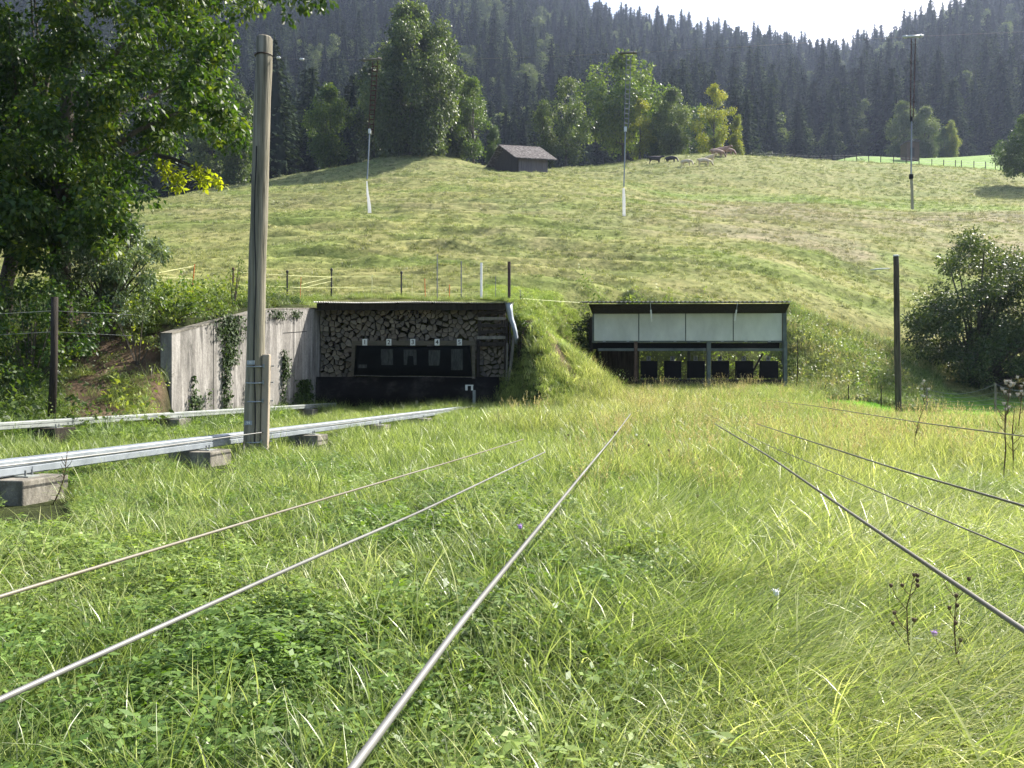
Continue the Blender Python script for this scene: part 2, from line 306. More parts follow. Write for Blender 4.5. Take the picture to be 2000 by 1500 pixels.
# concrete with vertical stains
def concrete(name, base=(.30, .285, .26), light=(.62, .60, .56), dark=(.10, .095, .085), vert=.25, sc=1.6):
    m, N, L = newmat(name)
    out = N.new('ShaderNodeOutputMaterial'); b = N.new('ShaderNodeBsdfPrincipled'); tc = N.new('ShaderNodeTexCoord')
    def noise(s, st, det=7):
        mp = N.new('ShaderNodeMapping'); mp.inputs['Scale'].default_value = st; L.new(tc.outputs['Object'], mp.inputs[0])
        n = N.new('ShaderNodeTexNoise'); n.inputs['Scale'].default_value = s; n.inputs['Detail'].default_value = det; n.inputs['Roughness'].default_value = .7
        L.new(mp.outputs[0], n.inputs[0]); return n
    n1 = noise(sc, (1, 1, .5)); n2 = noise(sc * 2.0, (1, 1.6, vert * .7)); n3 = noise(sc * 14, (1, 1, 1))
    r1 = ramp(N, [(.34, dark), (.46, base), (.60, (base[0] * 1.5, base[1] * 1.5, base[2] * 1.5))]); L.new(n1.outputs[0], r1.inputs[0])
    r2 = ramp(N, [(.47, (0, 0, 0)), (.60, (1, 1, 1))]); L.new(n2.outputs[0], r2.inputs[0])
    mx = N.new('ShaderNodeMix'); mx.data_type = 'RGBA'; mx.inputs[7].default_value = (*light, 1); L.new(r1.outputs[0], mx.inputs[6])
    ml = N.new('ShaderNodeMath'); ml.operation = 'MULTIPLY'; ml.inputs[1].default_value = .85; L.new(r2.outputs[0], ml.inputs[0]); L.new(ml.outputs[0], mx.inputs[0])
    m2 = N.new('ShaderNodeMix'); m2.data_type = 'RGBA'; m2.blend_type = 'MULTIPLY'; m2.inputs[0].default_value = .6; L.new(mx.outputs[2], m2.inputs[6])
    r3 = ramp(N, [(.3, (.45, .45, .45)), (.62, (1, 1, 1))]); L.new(n3.outputs[0], r3.inputs[0]); L.new(r3.outputs[0], m2.inputs[7])
    L.new(m2.outputs[2], b.inputs['Base Color']); b.inputs['Roughness'].default_value = .9
    bp = N.new('ShaderNodeBump'); bp.inputs['Strength'].default_value = .4; bp.inputs['Distance'].default_value = .02; L.new(n3.outputs[0], bp.inputs['Height']); L.new(bp.outputs[0], b.inputs['Normal'])
    L.new(b.outputs[0], out.inputs[0]); return m
M['concrete'] = concrete('stained concrete', (.15, .14, .125), (.38, .36, .33), (.045, .043, .038), .25, 1.1)
M['concrete_block'] = concrete('block concrete', (.11, .10, .08), (.26, .24, .20), (.03, .028, .02), 1, 3)

# cable: stranded steel
def cablemat(name, c1, c2, metal=.6):
    m = surf(name, c1, c2, 1.3, (1, 1, 1), .45, metal, bump=0, spec=.5, detail=3); return m
M['cable'] = cablemat('steel cable', (.11, .11, .105), (.20, .20, .19), .2)
M['cable_rust'] = cablemat('rusting steel cable', (.13, .11, .075), (.17, .16, .13), .1)
M['cable_dark'] = cablemat('weathered wire rope', (.08, .07, .055), (.17, .155, .13), .1)

# ground: colour attribute painted per vertex by what grows there
gm, N, L = newmat('ground cover')
_o = N.new('ShaderNodeOutputMaterial'); _b = N.new('ShaderNodeBsdfPrincipled'); _a = N.new('ShaderNodeAttribute'); _a.attribute_name = 'col'
_tc = N.new('ShaderNodeTexCoord')
def _nz(s, lo, hi, det=6, st=(1, 1, 1)):
    mp = N.new('ShaderNodeMapping'); mp.inputs['Scale'].default_value = st; L.new(_tc.outputs['Object'], mp.inputs[0])
    n = N.new('ShaderNodeTexNoise'); n.inputs['Scale'].default_value = s; n.inputs['Detail'].default_value = det; n.inputs['Roughness'].default_value = .7; L.new(mp.outputs[0], n.inputs[0])
    r = ramp(N, [(.36, lo), (.62, hi)]); L.new(n.outputs[0], r.inputs[0]); return n, r
_n1, _r1 = _nz(2.2, (.55, .58, .5), (1.15, 1.12, 1.1)); _n2, _r2 = _nz(.35, (.8, .88, .8), (1.15, 1.08, 1.2))
_m1 = N.new('ShaderNodeMix'); _m1.data_type = 'RGBA'; _m1.blend_type = 'MULTIPLY'; _m1.inputs[0].default_value = 1; L.new(_a.outputs['Color'], _m1.inputs[6]); L.new(_r1.outputs[0], _m1.inputs[7])
_m2 = N.new('ShaderNodeMix'); _m2.data_type = 'RGBA'; _m2.blend_type = 'MULTIPLY'; _m2.inputs[0].default_value = 1; L.new(_m1.outputs[2], _m2.inputs[6]); L.new(_r2.outputs[0], _m2.inputs[7])
L.new(_m2.outputs[2], _b.inputs['Base Color']); _b.inputs['Roughness'].default_value = 1; _b.inputs['Specular IOR Level'].default_value = .1
_bp = N.new('ShaderNodeBump'); _bp.inputs['Strength'].default_value = .9; _bp.inputs['Distance'].default_value = .12; L.new(_n1.outputs[0], _bp.inputs['Height']); L.new(_bp.outputs[0], _b.inputs['Normal'])
L.new(_b.outputs[0], _o.inputs[0]); M['ground'] = gm

# foliage
G = lambda *c: c
M['leaf_near'] = leafmat('dark glossy leaves', [(0, (.018, .040, .010)), (.5, (.035, .075, .016)), (.85, (.07, .12, .02)), (1, (.13, .17, .025))], .42, .48, .35)
M['leaf_sunlit'] = leafmat('sunlit yellow green leaves', [(0, (.16, .22, .02)), (1, (.36, .38, .03))], .6, .5, .3)  # sunlight on one branch put into a brighter leaf colour
M['leaf_silver'] = leafmat('grey green leaves', [(0, (.05, .085, .045)), (1, (.15, .20, .12))], .3, .42, .45)
M['leaf_knoll'] = leafmat('lime tree leaves', [(0, (.05, .08, .028)), (.6, (.10, .14, .05)), (1, (.19, .23, .10))], .35, .5, .4)
M['leaf_green'] = leafmat('fresh broad leaves', [(0, (.04, .075, .018)), (.6, (.08, .13, .028)), (1, (.15, .20, .04))], .4, .5, .4, objrand=.5)
M['leaf_autumn'] = leafmat('turning leaves', [(0, (.09, .13, .02)), (.6, (.20, .22, .03)), (1, (.36, .33, .05))], .45, .5, .3)
M['leaf_bush'] = leafmat('olive bush leaves', [(0, (.03, .048, .02)), (.6, (.07, .10, .04)), (1, (.16, .19, .09))], .3, .5, .35)
M['leaf_far'] = leafmat('far broad leaves', [(0, (.05, .075, .03)), (1, (.14, .18, .07))], .3, .6, .3, objrand=.6)
M['needle'] = leafmat('spruce needles', [(0, (.010, .018, .011)), (.6, (.026, .042, .023)), (1, (.06, .085, .042))], .10, .95, .04, objrand=.7)
M['ivy'] = leafmat('ivy leaves', [(0, (.015, .03, .008)), (.7, (.035, .065, .015)), (1, (.07, .11, .025))], .25, .6, .2)
M['grass'] = leafmat('grass blades', [(0, (.16, .22, .16)), (.4, (.85, .92, .85)), (.78, (1.5, 1.42, 1.7)), (1, (2.2, 1.9, 2.9))], .42, .38, .55, (1.08, 1.18, .72), instancer='col', objrand=.4)
M['herb'] = leafmat('herb leaves', [(0, (.35, .45, .35)), (.6, (1, 1, 1)), (1, (1.5, 1.4, 1.4))], .40, .5, .4, (1.25, 1.3, .5), instancer='col', objrand=.3)
M['seed'] = leafmat('grass seed heads', [(0, (.26, .23, .10)), (1, (.52, .48, .26))], .4, .7, .2, (1.2, 1.1, .8), objrand=.4)

# ------------------------------------------------------------------ the ground sheet
def row_ys():
    ys = [-5.0]
    while ys[-1] < 700:
        y = ys[-1]; ys.append(y + (max(.12, .0046 * (y + 10)) if y < 150 else .02 * y))
    return np.array(ys)
ys = row_ys(); ts = np.linspace(-1.3, 1.3, 561)
T_, Y_ = np.meshgrid(ts, ys); X_ = T_ * (Y_ + 6)
Z_ = ground(X_, Y_)
Pp = px_of(X_, np.maximum(Y_, 1)); MK = toe_mask(X_, Y_)
def ground_col(X, Y, p=None, m=None):
    """albedo of what covers the ground at X, Y"""
    p = px_of(X, np.maximum(Y, 1)) if p is None else p; m = toe_mask(X, Y) if m is None else m
    def mixc(a, b, t): return a * (1 - t[..., None]) + np.array(b) * t[..., None]
    n1 = fbm(X / 7, Y / 5, 3); n2 = fbm(X / 1.6, Y / 1.2 + 4, 3)
    c = np.ones(X.shape + (3,)) * np.array((.030, .038, .012))
    hill = sstep(24, 33, Y) * m
    c = mixc(c, (.23, .235, .085), hill)
    c = mixc(c, (.18, .215, .06), hill * sstep(.5, .7, fbm(X / 5, Y / 3 + 50, 3)))
    dry = hill * (sstep(1150, 1500, p) * .75 + .25) * sstep(.42, .62, n1) * sstep(38, 46, Y) * (1 - sstep(92, 104, Y))
    c = mixc(c, (.245, .225, .125), np.clip(dry, 0, 1))
    dryb = sstep(1300, 1500, p) * sstep(56, 64, Y) * (1 - sstep(84, 92, Y))
    c = mixc(c, (.235, .205, .13), dryb * (.15 + .45 * n2))
    c = mixc(c, (.20, .26, .07), sstep(1150, 1350, p) * sstep(88, 93, Y) * (1 - sstep(98, 104, Y)) * .8)
    c = mixc(c, (.225, .235, .095), sstep(104, 112, Y) * .7)
    c = mixc(c, (.18, .28, .07), sstep(1500, 1600, p) * sstep(146, 150, Y) * (1 - sstep(216, 224, Y)))
    c = mixc(c, (.13, .26, .035), sstep(1600, 1680, p) * sstep(20, 24, Y) * (1 - sstep(31, 34, Y)))
    c = mixc(c, (.020, .022, .012), sstep(222, 235, Y))
    c = mixc(c, (.020, .022, .012), (1 - sstep(640, 760, p)) * sstep(128, 140, Y))
    # bare brown earth under the tree on the left bank, and the scar in the grassy mound
    br = (1 - sstep(300, 340, p)) * sstep(80, 150, p) * sstep(.05, .25, m) * (1 - sstep(20, 23, Y)) * sstep(.25, .42, n2)
    c = mixc(c, (.11, .078, .052), br)
    sx = 1035 + (26.2 - Y) * 28; scar = np.exp(-((p - sx) / 16) ** 2) * sstep(22.5, 23.8, Y) * (1 - sstep(26.2, 27.4, Y)) * sstep(.3, .5, fbm(X / .5, Y / .5, 2))
    c = mixc(c, (.15, .105, .07), np.clip(scar * 1.6, 0, 1))
    return c
col = ground_col(X_, Y_, Pp, MK)
# spoil the scar a little lower than the turf
nr, nc = X_.shape
idx = np.arange(nr * nc).reshape(nr, nc)
Fq = np.stack([idx[:-1, :-1], idx[:-1, 1:], idx[1:, 1:], idx[1:, :-1]], -1).reshape(-1, 4)
me = np_mesh('ground', np.stack([X_, Y_, Z_], -1).reshape(-1, 3), Fq, {'col': ('POINT', 'FLOAT_COLOR', np.concatenate([col, np.ones(col.shape[:2] + (1,))], -1).astype(np.float32))}, smooth=True)
tag(link('ground', me, M['ground']), kind='structure')

# line of sight envelope to drop what nothing shows
_et = np.linspace(-.75, .75, 151); _ey = np.concatenate([np.arange(28, 150, 2.), np.arange(150, 700, 8.)])
_EX, _EY = np.meshgrid(_et, _ey); _ES = (ground(_EX * _EY, _EY, False) - 1) / _EY
_EM = np.maximum.accumulate(_ES, 0)
def hidden(X, Y, ztop, slack=.004):
    t = X / Y; j = np.clip(np.round((t + .75) / .01).astype(int), 0, 150); i = np.clip(np.searchsorted(_ey, Y) - 1, 0, len(_ey) - 1)
    return (ztop - 1) / Y < _EM[i, j] - slack

# ------------------------------------------------------------------ plants
def leaves(c, d, n, ln, wd, fold=.12):
    """kite leaves: centres c, tip directions d, normals n -> V, F"""
    d = d / np.linalg.norm(d, axis=1, keepdims=True); s = np.cross(d, n); s /= np.maximum(np.linalg.norm(s, axis=1, keepdims=True), 1e-6)
    nn = np.cross(s, d); ln = ln[:, None]; wd = wd[:, None]
    v = np.stack([c, c + d * ln * .45 + s * wd / 2 + nn * wd * fold, c + d * ln, c + d * ln * .45 - s * wd / 2 + nn * wd * fold], 1)
    k = len(c); return v.reshape(-1, 3), np.arange(4 * k).reshape(k, 4)
def rdir(r, k):
    v = r.normal(size=(k, 3)); return v / np.linalg.norm(v, axis=1, keepdims=True)
def blob_leaves(r, blobs, per, size, down=.5, shell=.55, up_bias=.0, aspect=.55):
    """blobs: (x,y,z,rx,rz) list. leaves crowd towards each blob's skin"""
    cs, ds, ns, ls, tints = [], [], [], [], []
    for (x, y, z, rx, rz) in blobs:
        k = max(6, int(per * (rx * rx * .6 + rx * rz * .4)))
        u = rdir(r, k); rr = (shell + (1 - shell) * r.rand(k) ** .6)[:, None] * (1 + .22 * r.normal(size=(k, 1)))
        p = np.array((x, y, z)) + u * rr * np.array((rx, rx, rz))
        cs.append(p); d = u * .7 + r.normal(size=(k, 3)) * .6; d[:, 2] -= down; ds.append(d)
        n = r.normal(size=(k, 3)) * .6 + u * .5; n[:, 2] += .8; ns.append(n)
        ls.append(size * (.6 + .8 * r.rand(k)))
        tints.append(np.clip(r.rand(k) * .75 + r.normal() * .16 + .12, 0, 1))
    c = np.concatenate(cs); l = np.concatenate(ls)
    V, F = leaves(c, np.concatenate(ds), np.concatenate(ns), l, l * aspect)
    return V, F, np.concatenate(tints)
def crown_mesh(name, V, F, t): return np_mesh(name, V, F, {'tint': ('FACE', 'FLOAT', t.astype(np.float32))})
def tree_blobs(r, h, R, base, nb, br, top_pow=.8, squash=.8, wobble=.25):
    out = []
    while len(out) < nb:
        f = r.rand(); z = base + (h - base) * f
        prof_ = (math.sin(math.pi * min(1, (f * .88 + .12))) ** top_pow)
        a = r.rand() * 2 * math.pi; q = R * prof_ * math.sqrt(r.rand() * .75 + .25) * (1 + wobble * r.normal() * .6)
        b = br * (.65 + .7 * r.rand()) * (1.1 - .45 * f)
        q = max(0, q - b * .5)
        out.append((q * math.cos(a), q * math.sin(a), min(z, h - b * squash * .6), b, b * squash))
    return out
def limbs(r, mb, blobs, h, tr, base, nlimb=14, lean=(0, 0)):
    n = 7; top = h * .82
    ax = [Vector((lean[0] * (i / n) ** 1.3 + .05 * r.normal() * (i > 0), lean[1] * (i / n) ** 1.3 + .05 * r.normal() * (i > 0), top * i / n - .3 * (i == 0))) for i in range(n + 1)]
    mb.tube(ax, [tr * (1.25 if i == 0 else 1) * (1 - .85 * i / n) for i in range(n + 1)], 9)
    for b in sorted(blobs, key=lambda b: -b[3])[:nlimb]:
        z0 = min(max(base * .8, b[2] * .55), top * .9); k = z0 / top
        i = min(int(k * n), n - 1); p0 = ax[i].lerp(ax[i + 1], k * n - i); p2 = Vector(b[:3]); p1 = p0.lerp(p2, .5) + Vector((0, 0, .06 * (p2 - p0).length))
        t0 = tr * (1 - .85 * k) * .55
        mb.tube([p0, p1, p2], [t0, t0 * .6, t0 * .2], 5)
def make_tree(name, seed, h, R, base, nb, br, per, size, mat, tr=.3, top_pow=.8, squash=.8, down=.5, wobble=.25, parts=True):
    r = np.random.RandomState(seed); bl = tree_blobs(r, h, R, base, nb, br, top_pow, squash, wobble)
    V, F, t = blob_leaves(r, bl, per, size, down)
    mb = MB(); limbs(r, mb, bl, h, tr, base)
    return crown_mesh(name + ' crown', V, F, t), mb, mat
def put_tree(name, proto, loc, label, group=None, scale=1, rz=0, cat='tree', mat=None, sz=None):
    cm, tm, m = proto
    t = thing(name, loc, label, cat, group)
    if not isinstance(tm, bpy.types.Mesh):
        me_ = bpy.data.meshes.new('trunk'); me_.from_pydata([tuple(v) for v in tm.v], [], tm.f); me_.materials.append(M['bark']); proto[1] = tm = me_
    if not cm.materials: cm.materials.append(m)
    c = link('crown', cm); c.parent = t
    k = bpy.data.objects.new('trunk', tm); C.objects.link(k); k.parent = t
    if mat:
        c.material_slots[0].link = 'OBJECT'; c.material_slots[0].material = mat
    t.scale = (scale, scale, sz or scale); t.rotation_euler = (0, 0, rz); return t

# scatter object: one GN instancer
def scatter(name, pts, pid, scl, rot, col, protos, kind='stuff', label=None, cat=None):
    n = len(pts)
    me_ = bpy.data.meshes.new(name); me_.vertices.add(n); me_.vertices.foreach_set('co', np.asarray(pts, np.float32).ravel())
    for an, kd, key, arr in (('pid', 'INT', 'value', np.asarray(pid, np.int32)), ('scl', 'FLOAT_VECTOR', 'vector', np.asarray(scl, np.float32)), ('rot', 'FLOAT_VECTOR', 'vector', np.asarray(rot, np.float32)),
                             ('col', 'FLOAT_COLOR', 'color', np.asarray(col, np.float32))):
        a = me_.attributes.new(an, kd, 'POINT'); a.data.foreach_set(key, arr.ravel())
    o = link(name, me_)
    g = bpy.data.node_groups.new(name, 'GeometryNodeTree')
    g.interface.new_socket('Geometry', in_out='INPUT', socket_type='NodeSocketGeometry'); g.interface.new_socket('Geometry', in_out='OUTPUT', socket_type='NodeSocketGeometry')
    N, L = g.nodes, g.links; gi = N.new('NodeGroupInput'); go = N.new('NodeGroupOutput'); jn = N.new('GeometryNodeJoinGeometry')
    def attr(nm, ty):
        a = N.new('GeometryNodeInputNamedAttribute'); a.data_type = ty; a.inputs[0].default_value = nm; return a.outputs[0]
    ap, as_, ar = attr('pid', 'INT'), attr('scl', 'FLOAT_VECTOR'), attr('rot', 'FLOAT_VECTOR')
    for i, po in enumerate(protos):
        ip = N.new('GeometryNodeInstanceOnPoints'); oi = N.new('GeometryNodeObjectInfo'); oi.inputs[0].default_value = po; oi.inputs['As Instance'].default_value = True
        cm = N.new('FunctionNodeCompare'); cm.data_type = 'INT'; cm.operation = 'EQUAL'
        ints = [s for s in cm.inputs if s.type == 'INT']; L.new(ap, ints[0]); ints[1].default_value = i
        L.new(gi.outputs[0], ip.inputs['Points']); L.new(cm.outputs[0], ip.inputs['Selection']); L.new(oi.outputs['Geometry'], ip.inputs['Instance'])
        L.new(ar, ip.inputs['Rotation']); L.new(as_, ip.inputs['Scale']); L.new(ip.outputs[0], jn.inputs[0])
    L.new(jn.outputs[0], go.inputs[0])
    md = o.modifiers.new('scatter', 'NODES'); md.node_group = g
    return tag(o, label, cat, kind=kind)
def proto(name, me_, mat):      # an object that is not in the scene, only a source for a scatter
    me_.materials.clear(); me_.materials.append(mat); return bpy.data.objects.new(name, me_)

def blades(r, n, spread, hmin, hmax, wmin, wmax, lean=.5, curve=.6, seg=4, leandir=None, flat=0.0):
    """a tuft of curved tapering grass blades"""
    V, F, T = [], [], []
    a = r.rand(n) * 2 * np.pi; q = spread * np.sqrt(r.rand(n)); bx = q * np.cos(a); by = q * np.sin(a)
    L_ = hmin + (hmax - hmin) * r.rand(n) ** 1.2; wd = wmin + (wmax - wmin) * r.rand(n)
    da = r.rand(n) * 2 * np.pi if leandir is None else leandir + r.normal(size=n) * .45
    ang0 = np.abs(r.normal(size=n)) * lean * .5 + flat; cv = curve * (.4 + 1.1 * r.rand(n))
    fa = r.rand(n) * np.pi
    pos = np.stack([bx, by, np.zeros(n)], 1); dirh = np.stack([np.cos(da), np.sin(da), np.zeros(n)], 1)
    side = np.stack([np.cos(fa + da), np.sin(fa + da), np.zeros(n)], 1)
    rows = []
    for k in range(seg + 1):
        f = k / seg; wk = wd * (1 - f ** 1.8) * (.75 + .5 * min(1, f * 3)); wk = np.maximum(wk, .0006)
        rows.append(np.stack([pos - side * wk[:, None] / 2, pos + side * wk[:, None] / 2], 1))
        th = ang0 + cv * f * 1.35; th = np.minimum(th, 2.0)
        pos = pos + (dirh * np.sin(th)[:, None] + np.array((0, 0, 1)) * np.cos(th)[:, None]) * (L_ / seg)[:, None]
    R_ = np.stack(rows, 1)          # n, seg+1, 2, 3
    V = R_.reshape(-1, 3); base = (np.arange(n) * (seg + 1) * 2)[:, None, None]
    k = np.arange(seg)[None, :, None] * 2
    F = np.concatenate([base + k, base + k + 1, base + k + 3, base + k + 2], 2).reshape(-1, 4)
    t = np.repeat(np.clip(r.rand(n) * .85 + .1 * r.normal(size=n), 0, 1), seg)
    V[:, 2] -= .01
    return V, F, t
def join3(*parts):
    Vs, Fs, Ts, k = [], [], [], 0
    for V, F, T in parts: Vs.append(V); Fs.append(F + k); Ts.append(T); k += len(V)
    return np.concatenate(Vs), np.concatenate(Fs), np.concatenate(Ts)
def herb(r, n, spread, hmax, ls, stems=True, aspect=.6):
    a = r.rand(n) * 2 * np.pi; q = spread * np.sqrt(r.rand(n)); z = hmax * (.35 + .65 * r.rand(n)) * (1 - .4 * (q / spread) ** 2)
    base = np.stack([q * np.cos(a), q * np.sin(a), z], 1); cs, ds, ns, l = [], [], [], []
    for k in range(3):      # three leaflets each
        t = a + k * 2.09 + r.rand(n)
        ds.append(np.stack([np.cos(t), np.sin(t), .25 * r.normal(size=n)], 1)); cs.append(base)
        m_ = r.normal(size=(n, 3)) * .3; m_[:, 2] += 1; ns.append(m_); l.append(ls * (.6 + .8 * r.rand(n)))
    l = np.concatenate(l); V, F = leaves(np.concatenate(cs), np.concatenate(ds), np.concatenate(ns), l, l * aspect, .05)
    return V, F, np.clip(r.rand(len(F)) * .9, 0, 1)
def seedheads(r, n, spread, h):
    """thin stems with a loose panicle"""
    S = blades(r, n, spread, h * .8, h, .0016, .0026, .25, .35, 4)
    tops = S[0].reshape(n, 5, 2, 3)[:, 4].mean(1); pre = S[0].reshape(n, 5, 2, 3)[:, 3].mean(1); ax = tops - pre
    cs, ds, ns = [], [], []
    for k in range(12):
        f = r.rand(n)[:, None]; cs.append(pre + ax * (f * 1.05)); d = r.normal(size=(n, 3)) * .35 + ax / np.linalg.norm(ax, axis=1, keepdims=True) * 1.1; ds.append(d); ns.append(r.normal(size=(n, 3)))
    k = 12 * n; l = .012 + .014 * r.rand(k)
    V, F = leaves(np.concatenate(cs), np.concatenate(ds), np.concatenate(ns), l, l * .3)
    return join3(S, (V, F, r.rand(k)))
def mk(name, vft, mat): return proto(name, np_mesh(name, vft[0], vft[1], {'tint': ('FACE', 'FLOAT', vft[2].astype(np.float32))}), mat)
r = np.random.RandomState(3)
GP = [mk('fine grass', blades(r, 54, .11, .09, .27, .0024, .0052, .55, .8), M['grass']),                      # 0
      mk('fine grass b', blades(r, 48, .12, .12, .38, .0024, .0058, .65, 1.0, 5), M['grass']),                  # 1
      mk('broad grass', blades(r, 22, .12, .16, .38, .004, .0085, .55, 1.0, 6), M['grass']),                      # 2
      mk('lodged grass', blades(r, 36, .17, .24, .60, .0030, .0072, .4, .7, 6, leandir=-.35, flat=.65), M['grass']),   # 3
      mk('lodged grass b', blades(r, 32, .16, .22, .55, .0030, .0075, .5, .9, 6, leandir=-.75, flat=.45), M['grass']), # 4
      mk('short grass', blades(r, 80, .17, .05, .14, .003, .006, .6, .6, 3), M['grass']),                     # 5
      mk('short grass b', blades(r, 70, .17, .07, .20, .0035, .007, .6, .8, 3), M['grass']),                   # 6
      mk('clover', herb(r, 120, .15, .15, .018), M['herb']),                                                   # 7
      mk('leafy herb', herb(r, 46, .14, .20, .034, aspect=.45), M['herb']),                                    # 8
      mk('seed grass', seedheads(r, 16, .13, .50), M['seed']),                                                # 9
      mk('wide tuft', blades(r, 80, .2, .12, .40, .0035, .0075, .55, .8, 4), M['grass']),                        # 10 for the distance
      mk('thick tuft', join3(blades(r, 60, .22, .08, .20, .008, .015, .7, .8, 3)), M['grass']),               # 11
      mk('dock leaves', herb(r, 10, .14, .18, .11, aspect=.35), M['herb'])]                                     # 12
def euler_rand(n, tilt=.12, rz=None):
    return np.stack([rs.normal(size=n) * tilt, rs.normal(size=n) * tilt, rs.rand(n) * 6.283 if rz is None else rz], 1)
def pick(n, ids, pr): return rs.choice(ids, size=n, p=np.array(pr) / sum(pr))
def sample(n, y0, y1, tm=.72, power=1.0, pad=.6):
    """points spread over the view wedge; density falls with distance as Y**-power beyond uniform"""
    Y = y0 + (y1 - y0) * rs.rand(int(n * 6)); wgt = Y ** (1 - power); Y = Y[rs.rand(len(Y)) < wgt / wgt.max()][:n]
    X = (rs.rand(len(Y)) * 2 - 1) * (tm * Y + pad); return X, Y
WALL_A = Vector((-6.1, 26.0, 0)); WALL_B = Vector((-7.47, 18.2, 0))
def keep_field(X, Y):
    """false inside the sheds, in the wall and on the cut slopes behind them"""
    p = px_of(X, Y); m = toe_mask(X, Y)
    k = np.ones(len(X), bool)
    k &= ~((Y > 25.95) & (Y < 28.7) & (X > -6.2) & (X < -.1))
    k &= ~((Y > 29.3) & (Y < 31.5) & (X > 4.2) & (X < 10.2))
    for a_, yb_ in ((-5.47, 7.25), (-5.47, 10.15), (-5.47, 13.3), (-5.47, 16.5), (-5.47, 19.6), (-9.9, 13.6), (-9.9, 17.1), (-9.9, 20.6), (-9.9, 23.6)):
        cx_ = a_ + .1729 * yb_; k &= ~((np.abs(X - cx_ * Y / yb_) < .40) & (Y > yb_ - 2.0) & (Y < yb_ + .35))
    k &= ~((np.abs(X - (-5.58 + .1729 * Y)) < .12) & (Y < 25)) & ~((np.abs(X - (-9.93 + .1729 * Y)) < .12) & (Y < 26))
    wx = -6.1 + .1756 * (Y - 26); k &= ~((Y > 18) & (Y < 26.5) & (X > wx - .75) & (X < wx + .02))
    return k
def patchcol(X, Y, base_a, base_b, s=1.3, off=0):
    n = fbm(X / s + off, Y / s + 60, 3); t = sstep(.35, .65, n)[:, None]; c = np.array(base_a) * (1 - t) + np.array(base_b) * t
    return c * (.85 + .3 * rs.rand(len(X)))[:, None]
def rgba(c): return np.concatenate([c, np.ones((len(c), 1))], 1)

# --- the field grass
GX, GY, GID, GS, GR, GC = [], [], [], [], [], []
def addg(X, Y, ids, sc, rot, colr):
    k = keep_field(X, Y); GX.append(X[k]); GY.append(Y[k]); GID.append(ids[k]); GS.append(sc[k]); GR.append(rot[k]); GC.append(colr[k])
def regions(X, Y):
    """shares of leafy left, lodged right-front, yellow meadow right-back"""
    p = px_of(X, Y)
    right = sstep(-.1, .5, (X - .05 * Y - .1 + (fbm(X / .8, Y / .8, 2) - .5) * .9))
    back = sstep(5, 11, Y)
    return right, back, p
# near
X, Y = sample(17500, .45, 11, .78, .85, .5); k = rs.rand(len(X)) < 1 - sstep(6, 11, Y); X, Y = X[k], Y[k]; n = len(X); right, back, p = regions(X, Y)
ids = np.where(rs.rand(n) < right, pick(n, [3, 4, 1, 2, 0], [3.2, 3.2, 2.2, .9, 1.2]), pick(n, [0, 1, 2, 7, 8, 6], [2.2, 2.6, 1.0, 2.6, .9, .8]))
lf = fbm(X / .7 + 9, Y / .7, 2); ids = np.where((right < .5) & (lf > .56) & (rs.rand(n) < .75), pick(n, [7, 8], [3, 1]), ids)
upr = (right > .5) & (Y > 3.2); ids = np.where(upr & (rs.rand(n) < .6), pick(n, [1, 0, 4, 2], [3, 1.5, 2, .4]), ids)
sc = (.75 + .5 * rs.rand(n)) * (.9 + .25 * (fbm(X / 1.1 + 3, Y / 1.1, 2) - .5) * 2); sc = np.where((ids == 7) | (ids == 8), sc * 1.05, sc)
yel = sstep(.2, 1, right)[:, None]
cc = patchcol(X, Y, (.19, .24, .06), (.29, .33, .11)) * (1 - yel) + patchcol(X, Y, (.26, .32, .08), (.38, .41, .13)) * yel
lod = (ids == 3) | (ids == 4)
rz = np.where(lod, rs.normal(size=n) * .45 + (fbm(X / .9, Y / .9 + 8, 2) - .5) * 2.4, rs.rand(n) * 6.283)
cc = np.where(((ids == 7) | (ids == 8))[:, None], patchcol(X, Y, (.14, .23, .05), (.21, .29, .07)), cc)
addg(X, Y, ids, np.stack([sc] * 3, 1), euler_rand(n, .1, rz), cc)
# middle
X, Y = sample(37000, 5, 29.5, .72, .9, 1.5); k = rs.rand(len(X)) < sstep(4.5, 11, Y); X, Y = X[k], Y[k]; n = len(X); right, back, p = regions(X, Y)
m = toe_mask(X, Y); tall = sstep(950, 1250, p + (fbm(X / 1.5, Y / 2, 2) - .5) * 300)
ids = np.where(rs.rand(n) < tall, pick(n, [1, 10, 9, 2], [3.0, 3.6, .16, .6]), pick(n, [6, 5, 10, 0, 7], [3, 1.5, .8, 1.8, .9]))
meadow = (p > 1600) & (Y > 22.5) & (Y - 22.5 > (1700 - p) * .02); ids = np.where(meadow, 5, ids)
sc = (.8 + .5 * rs.rand(n)) * (1 + .25 * (fbm(X / 2, Y / 2, 2) - .5) * 2); sc *= np.where((tall < .5), .9, .85 + .3 * sstep(6, 13, Y))
ca = patchcol(X, Y, (.23, .29, .075), (.31, .36, .10), 2); cb = patchcol(X, Y, (.31, .35, .095), (.40, .41, .13), 2.5)
cc = ca * (1 - tall[:, None]) + cb * tall[:, None]
redz = sstep(.5, .62, fbm(X / 3 + 30, Y / 3, 2)) * tall * sstep(11, 15, Y); cc = cc * (1 - .2 * redz[:, None]) + np.array((.38, .30, .14)) * .2 * redz[:, None]
cc = np.where(meadow[:, None], patchcol(X, Y, (.19, .40, .05), (.25, .46, .065), 3), cc)
addg(X, Y, ids, np.stack([sc] * 3, 1), euler_rand(n, .1), cc)
